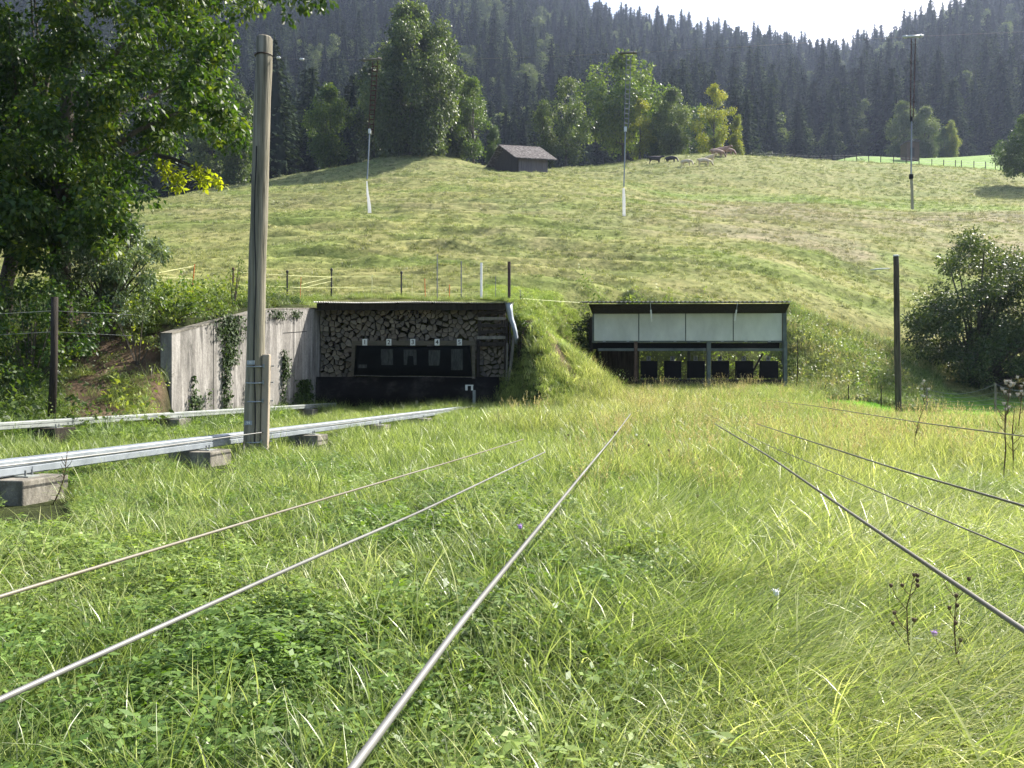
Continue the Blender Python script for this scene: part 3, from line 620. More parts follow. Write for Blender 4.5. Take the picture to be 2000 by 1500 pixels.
# the sunlit mound between the two sheds and the grass at the foot of the wall
k = rs.rand(14000); X = -1.2 + 7.5 * rs.rand(14000); Y = 21.5 + 11 * rs.rand(14000); p = px_of(X, Y); kk = (p > 950) & (p < 1250); X, Y = X[kk], Y[kk]; n = len(X)
addg(X, Y, pick(n, [6, 5, 7, 11], [4, 3, 1.2, .3]), np.stack([.6 + .4 * rs.rand(n)] * 3, 1), euler_rand(n, .3), patchcol(X, Y, (.24, .31, .07), (.34, .40, .10), 1.2))
# left bank, thin, shade put into its colours; slope right of the shelter, weedy
X = -16 + 10.5 * rs.rand(9000); Y = 12.5 + 14 * rs.rand(9000); p = px_of(X, Y); n2_ = sstep(.3, .5, fbm(X / 1.6, Y / 1.2 + 4, 3)); brown = (p > 110) & (p < 325) & (toe_mask(X, Y) > .12) & (Y < 22)
kk = (p < 640) & ~(brown & (rs.rand(9000) < .75)); X, Y = X[kk], Y[kk]; n = len(X)
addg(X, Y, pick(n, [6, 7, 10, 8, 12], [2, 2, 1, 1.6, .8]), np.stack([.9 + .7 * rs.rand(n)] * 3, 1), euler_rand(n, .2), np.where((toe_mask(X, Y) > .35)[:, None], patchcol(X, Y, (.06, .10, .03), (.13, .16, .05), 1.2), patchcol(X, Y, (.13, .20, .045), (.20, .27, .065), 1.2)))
X = 9.5 + 11 * rs.rand(9000); Y = 28.5 + 9 * rs.rand(9000); p = px_of(X, Y); kk = (p > 1535) & (p < 1830) & (Y > 29); X, Y = X[kk], Y[kk]; n = len(X)
addg(X, Y, pick(n, [10, 11, 8, 12, 9], [2, 2, 1.5, 1.5, .2]), np.stack([1. + .9 * rs.rand(n)] * 3, 1), euler_rand(n, .2), patchcol(X, Y, (.18, .24, .07), (.28, .31, .13), 1.2))
X, Y, ids, sc, rot, cc = map(np.concatenate, (GX, GY, GID, GS, GR, GC))
scar = 1035 + (26.2 - Y) * 28; p = px_of(X, Y); kk = ~((np.abs(p - scar) < 15) & (Y > 23) & (Y < 27)) ; X, Y, ids, sc, rot, cc = X[kk], Y[kk], ids[kk], sc[kk], rot[kk], cc[kk]
p = px_of(X, Y); kk = ~((p > 110) & (p < 325) & (toe_mask(X, Y) > .10) & (Y < 22) & (rs.rand(len(X)) < .4 + .55 * sstep(.40, .6, fbm(X / .8, Y / .8, 2)))); X, Y, ids, sc, rot, cc = X[kk], Y[kk], ids[kk], sc[kk], rot[kk], cc[kk]
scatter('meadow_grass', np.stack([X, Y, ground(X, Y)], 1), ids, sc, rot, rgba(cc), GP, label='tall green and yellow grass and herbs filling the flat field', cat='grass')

# --- grazed tussocks on the hill
X, Y = sample(85000, 28.5, 148, .74, 1.55, 2); m = toe_mask(X, Y); p = px_of(X, Y)
k = (m > .7) & ~((Y < 33.5) & (p > 1150) & (p < 1540)) & ~((p < 640) & (Y > 128)) & keep_field(X, Y); zt = ground(X, Y); k &= ~hidden(X, Y, zt + .3, .003)
dens = fbm(X / 3, Y / 2.2, 3); k &= rs.rand(len(X)) < (.35 + 1.2 * sstep(.42, .6, dens)); X, Y, zt, dens = X[k], Y[k], zt[k], dens[k]; n = len(X)
gc = ground_col(X, Y) * 1.05 * (.75 + .5 * rs.rand(n))[:, None]
s_ = (.45 + .55 * rs.rand(n) ** 1.6) * (1 + (Y - 40) / 90 * .9)
X2, Y2 = sample(11000, 30, 145, .74, 1.5, 2); m = toe_mask(X2, Y2); k = (m > .7) & keep_field(X2, Y2) & ~((px_of(X2, Y2) < 640) & (Y2 > 126)) & (rs.rand(len(X2)) < .25 + sstep(.4, .6, fbm(X2 / 9, Y2 / 1.6 + 70, 2))); X2, Y2 = X2[k], Y2[k]; z2 = ground(X2, Y2); n2_ = len(X2)
s2 = (.55 + .8 * rs.rand(n2_) ** 2) * (1 + (Y2 - 40) / 90 * .8)
X = np.r_[X, X2]; Y = np.r_[Y, Y2]; zt = np.r_[zt, z2]; gc = np.concatenate([gc, ground_col(X2, Y2) * np.array((.52, .57, .50)) * (.7 + .6 * rs.rand(n2_))[:, None]])  # second set darkened, shade of tussock sides put into its colour
scl_ = np.concatenate([np.stack([s_, s_, s_ * (.7 + .6 * rs.rand(n))], 1), np.stack([s2, s2, s2 * .9], 1)]); n = len(X)
scatter('pasture_grass', np.stack([X, Y, zt], 1), pick(n, [0, 1], [1, 1]), scl_, euler_rand(n, .15), rgba(gc), [GP[11], GP[6]],
        label='short grazed grass in low tussocks over the hillside', cat='grass')

# ------------------------------------------------------------------ undergrowth (leafy plants on the bank, behind the shelter, round the wall)
def leafy(seed, n, R, h, size, mat, down=.3, aspect=.5):
    r_ = np.random.RandomState(seed); bl = [(R * .5 * r_.normal(), R * .5 * r_.normal(), h * (.25 + .6 * r_.rand()), R * (.3 + .3 * r_.rand()), h * .3) for _ in range(n)]
    V, F, t = blob_leaves(r_, bl, 260 / (size / .06) ** 1.3, size, down, .3, aspect=aspect)
    return mk('leafy plant', (V, F, t), mat)
UP = [leafy(1, 6, .28, .45, .06, M['herb']), leafy(2, 7, .35, .6, .085, M['herb']), leafy(3, 5, .2, .7, .05, M['herb'], aspect=.35)]
UX, UY = [], []
def addu(n, pr, yr, cond=None):
    Y = yr[0] + (yr[1] - yr[0]) * rs.rand(n); P = pr[0] + (pr[1] - pr[0]) * rs.rand(n); UX.append((P - 1000) / FP * Y); UY.append(Y)
addu(330, (-150, 330), (16, 24)); addu(160, (300, 470), (20.6, 25)); addu(120, (-100, 300), (13.6, 16.5))
addu(60, (430, 600), (25, 27.3)); addu(520, (1545, 1800), (29.6, 36)); addu(260, (1130, 1545), (31.7, 34.2)); addu(14, (1110, 1160), (30, 32)); addu(60, (1165, 1240), (29.6, 31.4)); addu(12, (1005, 1030), (25, 29))
X = np.concatenate(UX); Y = np.concatenate(UY); p = px_of(X, Y); k = ~((p > 130) & (p < 320) & (Y > 15.2) & (Y < 20.5) & (rs.rand(len(X)) < .8)); X, Y = X[k], Y[k]

wx = -6.1 + .1756 * (Y - 26); k = ~((Y > 17.9) & (Y < 26.5) & (X > wx - .55) & (X < wx + .5)) & keep_field(X, Y); X, Y = X[k], Y[k]; n = len(X); p = px_of(X, Y)
uc = np.where((p > 900)[:, None], patchcol(X, Y, (.15, .21, .065), (.28, .30, .14), 1.5), np.where((p < 230)[:, None], patchcol(X, Y, (.045, .075, .025), (.09, .13, .035), 1.5), patchcol(X, Y, (.09, .16, .035), (.24, .28, .06), 1.5)))  # weeds at far left darkened, the bank's shade put into their colour
uc = np.where(((p > 1130) & (p < 1545))[:, None], uc * np.array((.9, 1.05, .6)), uc)
s_ = .7 + .8 * rs.rand(n)
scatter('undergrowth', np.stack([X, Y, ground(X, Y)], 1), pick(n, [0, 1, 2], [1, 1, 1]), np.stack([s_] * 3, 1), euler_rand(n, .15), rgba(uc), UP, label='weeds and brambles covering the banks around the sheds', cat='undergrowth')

# ------------------------------------------------------------------ left pole, suspended line
def lean_pole(mb, b, t, r0, r1, n=16, seg=14, wob=.004):
    b, t = Vector(b), Vector(t); rr_ = random.Random(5)
    pts = [b.lerp(t, i / seg) + Vector((rr_.gauss(0, wob), rr_.gauss(0, wob), 0)) for i in range(seg + 1)]
    rr = [r0 + (r1 - r0) * i / seg for i in range(seg + 1)]
    pts.append(pts[-1] + (t - b).normalized() * .025); rr.append(r1 * .86)
    mb.tube(pts, rr, n); return mb
PY = 10.9
pb = at(492, 890, PY); ptop = at(516, 76, PY); pb.z -= .15
t = thing('wooden_pole', (pb.x, pb.y, gz(pb.x, pb.y)), 'tall grey wooden pole with banded cable guard, standing by the near rail', 'pole')
post = lean_pole(MB(), pb, ptop, .119, .106, 18).build('pole_shaft', M['wood_pole'], t, smooth=True)
mb = MB()                     # drying crack
cr = [at(497 - 6 * 0 + 2 * math.sin(k * 1.1) - (k / 13.0) * -2, 870 - k * 45, PY - .117) + Vector((0, 0, 0)) for k in range(14)]
for a, b in zip(cr[:-1], cr[1:]): mb.bar(a, b, .012, .010, (0, 1, 0))
mb.build('crack', M['ink'], t)
gx = pb.x + .16
mb = MB(); a = at(517, 878, PY - .02); b = at(521, 692, PY - .02); mb.bar(a, b, .095, .095, (0, 1, 0)); mb.build('cable_guard', M['beige_guard'], t, bevel=.015)
for k, yy in enumerate((715, 747, 783, 862)):
    c = at(496 + (885 - yy) * .03, yy, PY); mb = MB()
    ring = [c + Vector((math.cos(q) * .127, math.sin(q) * .127, .01 * math.sin(q))) for q in [math.pi * .95 + i * math.pi * 1.1 / 12 for i in range(13)]]
    mb.tube(ring + [ring[-1] + Vector((.10, 0, .0))], .009, 6); mb.tube([ring[-3] + Vector((0, -.02, -.02)), ring[-3] + Vector((0, -.03, .03))], .012, 6)
    mb.build('band_clamp', M['galv'], t)
for px_, yy, s in ((490, 708, '91'), (485, 826, '94')):
    pl = MB().box(at(px_, yy, PY - .135), (.10, .006, .055)).build('number_tag', M['galv'], t)
    fc = bpy.data.curves.new('digits', 'FONT'); fc.body = s; fc.size = .05; fc.extrude = .001; fc.align_x = 'CENTER'; fc.align_y = 'CENTER'
    fo = bpy.data.objects.new('tmp', fc); C.objects.link(fo); dg = bpy.context.evaluated_depsgraph_get(); tm = bpy.data.meshes.new_from_object(fo.evaluated_get(dg)); bpy.data.objects.remove(fo)
    d = link('digits', tm, M['white_plate'], pl); d.location = at(px_, yy, PY - .139) - Vector(t.location); d.rotation_euler = (rad(90), 0, 0)
band = at(515, 109, PY)
mb = MB(); mb.tube([band + Vector((math.cos(q) * .114, math.sin(q) * .114, 0)) for q in [i * math.pi / 8 for i in range(17)]], .008, 5); mb.build('wire_band', M['dark_pipe'], t)

def sag(a, b, s, n=24): return [a.lerp(b, i / n) - Vector((0, 0, s * 4 * (i / n) * (1 - i / n))) for i in range(n + 1)]
wr = [at(530, 111, PY), at(545, 113, PY), at(590, 116, PY), at(640, 117, PY), at(722, 117.5, PY), at(900, 116, PY + .1), at(1060, 111, PY + .1), at(1225, 103.5, PY + .2), at(1420, 93, PY + .2), at(1600, 82, PY + .3), at(1783, 71.5, PY + .3), at(2000, 62, PY + .3), at(2350, 40, PY + .4)]
t = thing('suspension_wire', wr[0], 'thin wire strung high from the left pole across to the right', 'wire')
MB().tube(wr, .0024, 5).build('wire', M['cable_dark'], t)
for (a, b) in ((540, 548), (585, 594)):
    mb = MB(); p0, p1 = at(a, 112.5 + (a > 560) * 3, PY), at(b, 113 + (a > 560) * 3, PY); mb.tube([p0, p0.lerp(p1, .25), p0.lerp(p1, .5), p0.lerp(p1, .75), p1], [.008, .017, .012, .017, .008], 8)
    mb.build('insulator', M['white_pipe'], t, smooth=True)

def hanger(bar, lad, rod, strip, style, label):
    Y = PY + .15
    t = thing('hanging_marker', at(*strip[-1][:2], Y), label, 'hanging marker', 'hanging markers on the high wire')
    a, b = at(*bar[0], Y), at(*bar[1], Y)
    mb = MB().tube([a, b], .016, 8); mb.tube([a + Vector((.03, 0, 0)), a + Vector((.05, 0, 0))], .024, 8); mb.tube([b - Vector((.05, 0, 0)), b - Vector((.03, 0, 0))], .024, 8)
    mb.build('crossbar', M['wood_grey'] if style < 2 else M['white_pipe'], t, smooth=True)
    (x0, y0, w0), (x1, y1, w1) = lad
    rail = M['rope_red'] if style != 1 else M['grey_pipe']
    for s in (-1, 1): MB().tube([at(x0 + s * w0, y0, Y), at(x1 + s * w1, y1, Y)], .0065, 5).build('ladder_cord', rail, t)
    nr_ = 15
    if style < 2:
        for k in range(1, nr_):
            f = k / nr_; xx = x0 + (x1 - x0) * f; yy = y0 + (y1 - y0) * f; ww = w0 + (w1 - w0) * f
            MB().tube([at(xx - ww, yy, Y), at(xx + ww, yy + (1 if style else 0), Y)], .009, 5).build('rung', M['galv_old'] if style == 1 else rail, t)
    MB().tube([at(*q, Y) for q in rod], .009, 6).build('rod', M['galv'], t)
    MB().tube([at(rod[0][0], rod[0][1] - 4, Y), at(rod[0][0], rod[0][1] + 5, Y)], .02, 6).build('connector', M['white_pipe'] if style < 2 else M['black_plastic'], t)
    mb = MB(); prev = None
    vs = []
    for (xx, yy, ww) in strip: vs += [at(xx - ww, yy, Y - .008), at(xx + ww, yy, Y - .008), at(xx + ww, yy, Y + .008), at(xx - ww, yy, Y + .008)]
    fs = []
    for k in range(len(strip) - 1):
        for j in range(4): fs.append((k * 4 + j, k * 4 + (j + 1) % 4, k * 4 + 4 + (j + 1) % 4, k * 4 + 4 + j))
    fs += [(3, 2, 1, 0), tuple((len(strip) - 1) * 4 + j for j in range(4))]
    mb.add(vs, fs).build('streamer' if style < 2 else 'wooden_slat', M['streamer'] if style < 2 else M['pale_wood'], t)
    if style == 2: MB().box(at(strip[0][0], strip[0][1], Y - .01), (.045, .03, .06)).build('clamp', M['black_plastic'], t)
hanger(((705, 117), (745, 115)), ((733, 120, 5), (724, 262, 4.5)), [(722, 256), (719.5, 310), (717, 350)], [(716.5, 354, 1), (718, 378, 2.2), (721, 400, 3.2), (722, 416, 3.5)], 0, 'white streamer on dark rope ladder hanging before the big knoll tree')
hanger(((1208, 104), (1243, 103)), ((1228, 108, 4.5), (1223, 250, 4)), [(1221.5, 252), (1220, 310), (1218.5, 364)], [(1218, 367, 2), (1218.5, 385, 3), (1219, 422, 3)], 1, 'white streamer on grey ladder hanging between barn and cows')
hanger(((1763, 72), (1803, 70)), ((1784, 75, 4), (1781, 228, 3)), [(1780.5, 232), (1780, 290), (1779.5, 342)], [(1779.5, 345, 3), (1781, 365, 2.8), (1782, 409, 3)], 2, 'tan wooden slat on thin rod hanging at the right, above the meadow')

# right pole
RY = 26.0; b = at(1755, 838, RY); tp = at(1750, 502, RY); b.z = gz(b.x, b.y) - .2
t = thing('wooden_pole', (b.x, b.y, b.z + .2), 'dark wooden pole with white sunlit top standing left of the round bush', 'pole')
lean_pole(MB(), b, tp, .102, .084, 14).build('pole_shaft', M['wood_mid'], t, smooth=True)
MB().tube([tp + Vector((0, 0, .02)), tp + Vector((0, 0, .055)), tp + Vector((0, 0, .065))], [.092, .092, .07], 14).build('sunlit_cap', M['white_pipe'], t)  # sunlit pole top put into the white colour of this cap
MB().tube([at(1700, 527, RY), at(1712, 526, RY), at(1724, 525, RY), at(1738, 524, RY)], [.012, .028, .022, .01], 7).build('tie', M['white_plate'], t, smooth=True)

# ------------------------------------------------------------------ rails and their footings
TD = .1729
def rail(a, y0, y1, ztop, zbot, label, mat):
    t = thing('steel_rail', (a + TD * y0, y0, zbot), label, 'rail', 'long galvanised rails running to the firewood shed')
    h = ztop - zbot
    # folded channel: lip, face, step, face
    prof_ = [(-.085, h), (.045, h), (.060, h - .012), (.060, h * .60), (.045, h * .56), (.045, h * .52), (.060, h * .46), (.060, .01), (.050, 0), (.0, 0), (.0, .012), (.048, .014), (.048, h - .02), (-.085, h - .012)]
    d = Vector((TD, 1, 0)); sd = Vector((1, -TD, 0)).normalized()
    A = Vector((a + TD * y0, y0, zbot)); B = Vector((a + TD * y1, y1, zbot))
    poly = [A + sd * x + Vector((0, 0, z)) for x, z in prof_]
    MB().prism(poly, B - A).build('beam', mat, t)
    k = y0 + 2.1
    while k < y1 - 1:
        c = Vector((a + TD * k, k, zbot)); 
        MB().box(c + sd * .0625 + Vector((0, 0, h * .27)), (.005, .22, h * .34), -math.atan(TD)).build('splice_plate', mat, t)
        k += 3.4
    return t
r1 = rail(-5.61, 2.0, 25.2, .345, .205, 'near galvanised steel rail on concrete blocks passing behind the tall pole', M['galv'])
r2 = rail(-9.96, 4.0, 26.6, .415, .300, 'far dull steel rail on blocks running along the foot of the concrete wall', M['galv_old'])
def block(a, Y, s, top, label, mossy=False, bott=None):
    c = Vector((a + TD * Y, Y, 0)); g = gz(c.x, c.y) - .12; rz = -math.atan(TD)
    t = thing('concrete_block', (c.x, c.y, g), label, 'concrete block', 'concrete blocks carrying the rails')
    MB().box((c.x, c.y, (top + g) / 2), (s[0], s[1], top - g), rz).build('block', M['concrete_block'] if not mossy else M['wood_dark'], t, bevel=.012)
    MB().box((c.x + .02, c.y, top + .006), (.26, .14, .011), rz).build('base_plate', M['galv_old'], t)
    for k in (-.05, .05):
        q = Vector((c.x + .09 + .0, c.y + k, top)); MB().tube([q, q + Vector((0, 0, .06))], .009, 6).build('bolt', M['grey_pipe'], t)
block(-5.57, 7.25, (.55, .55), .19, 'pale concrete block at the left edge under the near rail')
block(-5.57, 10.15, (.55, .5), .19, 'pale concrete block under the near rail just left of the tall pole')
block(-5.57, 13.3, (.5, .42), .19, 'dark concrete block under the near rail just right of the tall pole')
block(-5.57, 16.5, (.5, .42), .19, 'dark concrete block under the near rail, second from its shed end')
block(-5.57, 19.6, (.5, .42), .19, 'small concrete block under the near rail, closest to the shed')
block(-9.9, 13.6, (.5, .5), .285, 'mossy dark block under the far rail, overgrown, at the far left', True)
block(-9.9, 17.1, (.45, .45), .285, 'dark concrete block under the far rail left of the wall end')
block(-9.9, 20.6, (.45, .4), .285, 'concrete block under the far rail hidden in grass left of the tall pole')
block(-9.9, 23.6, (.45, .4), .285, 'concrete block under the far rail right of the tall pole')
# wire beside the near rail, stop post
mb = MB().tube([Vector((-5.13 + TD * y, y, .358 - .01 * math.sin(y))) for y in np.linspace(2.5, 25, 30)], .008, 6)
tag(mb.build('rail_wire', M['cable'], None, (-5.0, 2.5, .3)), 'pale wire running beside the near rail in front of the pole', 'wire')
c = at(925, 795, 25.2)
t = thing('stop_post', (c.x, c.y, gz(c.x, c.y)), 'short grey steel post with bracket at the end of the near rail', 'post')
MB().box(at(926, 778, 25.2), (.09, .05, .5)).build('post', M['galv_old'], t, bevel=.006)
mb = MB(); mb.box(at(911, 757, 25.3), (.07, .04, .17)); mb.box(at(922, 757, 25.3), (.06, .04, .17)); mb.box(at(917, 752.5, 25.33), (.24, .02, .03)); mb.build('bracket', M['white_plate'], t)
c = at(814, 800, 25); tag(MB().box(c + Vector((0, 0, .1)), (.07, .07, .34)).build('stake', M['wood_grey'], None, c), 'small wooden stake before the black plate under target 3', 'stake')

# ------------------------------------------------------------------ concrete retaining wall
zt = [(26.0, 3.38), (22.6, 3.02), (19.87, 2.45), (18.2, 2.09)]
d = Vector((-.1729, -1, 0)).normalized(); sdv = Vector((1, -.1756, 0)).normalized()
def wx(Y): return -6.1 + .1756 * (Y - 26)
t = thing('retaining_wall', (wx(22), 22, 0), 'stained grey concrete retaining wall stepping down to the left of the firewood shed', 'wall')
Yl = [26.25, 24, 22.6, 21.2, 19.87, 19.0, 18.2]; mb = MB()
topz = lambda Y: float(np.interp(Y, [z[0] for z in zt[::-1]], [z[1] for z in zt[::-1]]))
vs = []; fs = []
for Y in Yl:
    for off in (0, -.27):
        for z in (-.5, topz(Y)): vs.append(Vector((wx(Y), Y, z)) + sdv * off)
for k in range(len(Yl) - 1):
    a = k * 4; b = a + 4; fs += [(a, a + 1, b + 1, b), (a + 2, b + 2, b + 3, a + 3), (a + 1, a + 3, b + 3, b + 1)]
e = (len(Yl) - 1) * 4; fs += [(0, 2, 3, 1), (e, e + 1, e + 3, e + 2)]
mb.add(vs, fs).build('wall_face', M['concrete'], t)
mb = MB()                                  # cope
for k in range(len(Yl) - 1):
    A = Vector((wx(Yl[k]), Yl[k], topz(Yl[k]) + .02)) + sdv * -.135; B = Vector((wx(Yl[k + 1]), Yl[k + 1], topz(Yl[k + 1]) + .02)) + sdv * -.135
    mb.bar(A, B, .29, .035)
mb.build('coping', M['concrete_block'], t)
for Yj in (24.3, 21.9, 19.9):              # vertical day joints
    MB().bar(Vector((wx(Yj), Yj, -.3)) + sdv * .002, Vector((wx(Yj), Yj, topz(Yj) - .05)) + sdv * .002, .014, .008, (0, 1, 0)).build('joint', M['ink'], t)
MB().bar(Vector((wx(23.6), 23.6, 2.45)) + sdv * .002, Vector((wx(25.2), 25.2, 2.6)) + sdv * .002, .006, .02).build('joint', M['ink'], t)

# ------------------------------------------------------------------ firewood shed
SY = 26.0
def SX(px, Y=SY): return (px - 1000) / FP * Y
def SZ(py, Y=SY): return 1 + (750 - py) / FP * Y
t = thing('firewood_shed', (SX(805), 27.2, .2), 'low open shed with corrugated roof sheltering stacked firewood and five numbered targets', 'shed')
def corrugated(x0, x1, y0, y1, z0, z1, amp=.018, pitch=.076, thick=.006, wob=0):
    n = int((x1 - x0) / pitch * 8); xs = np.linspace(x0, x1, n + 1); ny = 5
    V = []; F = []
    for s in (0, 1):
        for j in range(ny):
            f = j / (ny - 1)
            for x in xs: V.append((x, y0 + (y1 - y0) * f, z0 + (z1 - z0) * f + amp * math.sin(2 * math.pi * (x - x0) / pitch) + wob * math.sin(x * 1.7 + f * 2) - s * thick))
    W = n + 1; K = ny * W
    for j in range(ny - 1):
        for i in range(n):
            a = j * W + i; F.append((a, a + 1, a + W + 1, a + W)); F.append((K + a + W, K + a + W + 1, K + a + 1, K + a))
    for i in range(n): F.append((i + 1, i, K + i, K + i + 1)); a = (ny - 1) * W + i; F.append((a, a + 1, K + a + 1, K + a))
    for j in range(ny - 1):
        a = j * W; F.append((a, a + W, K + a + W, K + a)); a = j * W + n; F.append((a + W, a, K + a, K + a + W))
    return V, F
V, F = corrugated(SX(612, 25.55), SX(1003, 25.55), 25.5, 28.75, SZ(590, 25.5), SZ(590, 25.5) + .17, wob=.012)
MB().add(V, F).build('roof', M['corr_old'], t)
MB().box((SX(806), 25.72, SZ(599, 25.7)), (SX(990) - SX(624), .05, .20)).build('fascia', M['wood_dark'], t)
for x in np.linspace(SX(640), SX(985), 6): MB().box((x, 27.1, SZ(594, 25.7)), (.07, 2.9, .1)).build('rafter', M['wood_dark'], t)
MB().box((SX(806), 28.6, 1.75), (SX(998) - SX(618), .12, 3.3)).build('back_wall', M['wood_dark'], t)
MB().box((SX(996), 27.3, 1.6), (.06, 2.6, 3.0)).build('side_wall', M['wood_dark'], t)
MB().box((SX(988), 26.0, 1.55), (.12, .12, 3.0)).build('post', M['wood_dark'], t)
MB().box((SX(934), 26.02, SZ(700)), (.10, .10, 1.35)).build('post', M['wood_dark'], t)
MB().box((SX(958), 25.98, SZ(672)), (.85, .06, .14)).build('cross_beam', M['wood_dark'], t)
# black steel bullet plate below, two sheets with a sheen
mb = MB(); x0, x1 = SX(620), SX(975); n = 60; vs = []; fs = []
for i in range(n + 1):
    x = x0 + (x1 - x0) * i / n; yb = .04 * math.sin(i * .35) + .02 * math.sin(i * 1.3)
    vs += [(x, 25.86 + yb * .4, SZ(736, 25.9)), (x, 25.70 + yb, SZ(797, 25.8)), (x, 25.78 + yb, SZ(797, 25.8)), (x, 25.92 + yb * .4, SZ(736, 25.9))]
for i in range(n):
    a = i * 4; b = a + 4; fs += [(a, a + 1, b + 1, b)[::-1], (a + 3, b + 3, b + 2, a + 2)[::-1], (a, b, b + 3, a + 3)[::-1], (a + 1, a + 2, b + 2, b + 1)[::-1]]
fs += [(0, 3, 2, 1), (n * 4, n * 4 + 1, n * 4 + 2, n * 4 + 3)]
tag(mb.add(vs, fs).build('steel_plate', M['steel_band'], None, (SX(790), 25.8, .2), smooth=True), 'scorched black steel sheet along the foot of the firewood shed', 'steel plate')
# comb of small springs at the plate's foot
mb = MB()
for k in range(10): mb.tube([Vector((SX(699 + k * 3.6, 25.5), 25.5, SZ(793, 25.5))), Vector((SX(701 + k * 3.6, 25.5), 25.45, SZ(788.5, 25.5)))], .016, 5)
mb.tube([Vector((SX(696, 25.5), 25.5, SZ(793.5, 25.5))), Vector((SX(738, 25.5), 25.5, SZ(793, 25.5)))], .012, 5)
tag(mb.build('metal_comb', M['steel_band'], None, (SX(717, 25.5), 25.5, SZ(793, 25.5))), 'small toothed metal strip at the foot of the black plate, left side', 'metal strip')

# firewood: voronoi log ends
def clip(poly, p, q):
    """keep the side of the bisector nearer p"""
    m = ((p[0] + q[0]) / 2, (p[1] + q[1]) / 2); nx, ny = q[0] - p[0], q[1] - p[1]; out = []
    for i in range(len(poly)):
        a, b = poly[i], poly[(i + 1) % len(poly)]; da = (a[0] - m[0]) * nx + (a[1] - m[1]) * ny; db = (b[0] - m[0]) * nx + (b[1] - m[1]) * ny
        if da <= 0: out.append(a)
        if (da < 0 < db) or (db < 0 < da):
            f = da / (da - db); out.append((a[0] + (b[0] - a[0]) * f, a[1] + (b[1] - a[1]) * f))
    return out
pts = []
def _in(x, y): return 625 < x < 986 and 606 < y < 736 and (y < 666 or x < 685 or x > 935)
for dmin, tries in ((12.5, 700), (9.5, 2600), (7.2, 2600)):
    for _ in range(tries):
        x, y = rnd.uniform(625, 986), rnd.uniform(606, 736)
        if _in(x, y) and all((x - a) ** 2 + ((y - b) * 1.1) ** 2 > dmin ** 2 for a, b in pts): pts.append((x, y))
pts = pts[:285]
yy = 999; row = 0
while yy < 736:
    xx = 626 + (row % 2) * 6
    while xx < 984:
        ok = yy < 664 or xx < 684 or xx > 936
        if ok and not (xx > 934 and yy < 672 and rnd.random() < .2): pts.append((xx + rnd.uniform(-5.6, 5.6), yy + rnd.uniform(-4.8, 4.8)))
        xx += rnd.choice((9.5, 11, 12.5, 14.5))
    yy += 10.4; row += 1
for (qx, qy) in pts:
    sh_ = rnd.uniform(-4, 4); poly = [(qx - 10 + sh_, qy - 9), (qx + 10, qy - 8 - sh_), (qx + 9 - sh_, qy + 9), (qx - 9, qy + 8 + sh_)]
    for s in pts:
        if s != (qx, qy) and abs(s[0] - qx) < 26 and abs(s[1] - qy) < 22 and len(poly) > 2: poly = clip(poly, (qx, qy), s)
    if len(poly) < 3: continue
    lo, hi = 624, 988; poly = [(min(max(a, lo), hi), min(max(b, 604), 737)) for a, b in poly]
    k = .93 - .12 * rnd.random(); cx = sum(a for a, b in poly) / len(poly); cyy = sum(b for a, b in poly) / len(poly)
    # knock corners back a little, so the ends read as split wood
    P = []
    for i, (a, b) in enumerate(poly):
        P.append((a, b))
    if rnd.random() < .7:       # most pieces are split: one straight cleft face
        an = rnd.uniform(0, 6.283); rr_ = rnd.uniform(1.2, 4.2); q2 = clip(P, (cx, cyy), (cx + 2 * rr_ * math.cos(an), cyy + 2 * rr_ * math.sin(an)))
        if len(q2) > 2: P = q2
    P = [(cx + (a - cx) * k, cyy + (b - cyy) * k) for a, b in P]
    yf = 26.1 + rnd.uniform(-.055, .055); tl = rnd.uniform(-.03, .03)
    base = Vector((SX(cx), yf, SZ(cyy)))
    mb = MB(); mb.prism([(SX(a), yf + tl * (a - cx) / 6 + rnd.uniform(-.004, .004), SZ(b)) for a, b in P], (0, .42, 0))
    tag(mb.build('firewood_log', M['log_end'] if rnd.random() < .45 else (M['log_end_b'] if rnd.random() < .6 else M['log_end_c']), None, base), 'split log end in the firewood stack filling the shed', 'log', 'split logs stacked in the shed')
# pallet pieces leaning on the stack at the right
t = thing('wooden_pallet', (SX(958), 25.9, SZ(668)), 'dark wooden pallet boards leaning on the firewood at the upper right', 'pallet')
for k, (yy, c) in enumerate(((612, 0), (623, 1), (636, 0), (649, 0), (660, 1))):
    MB().bar((SX(932 + k % 2 * 2), 25.93, SZ(yy)), (SX(987), 25.90, SZ(yy - 1.5 + k % 3)), .03, .095, (0, 0, 1)).build('board', M['wood_dark'] if not c else M['wood_grey'], t)
MB().box((SX(937), 25.97, SZ(638)), (.09, .05, .9)).build('batten', M['wood_dark'], t); MB().box((SX(980), 25.96, SZ(638)), (.09, .05, .9)).build('batten', M['wood_dark'], t)

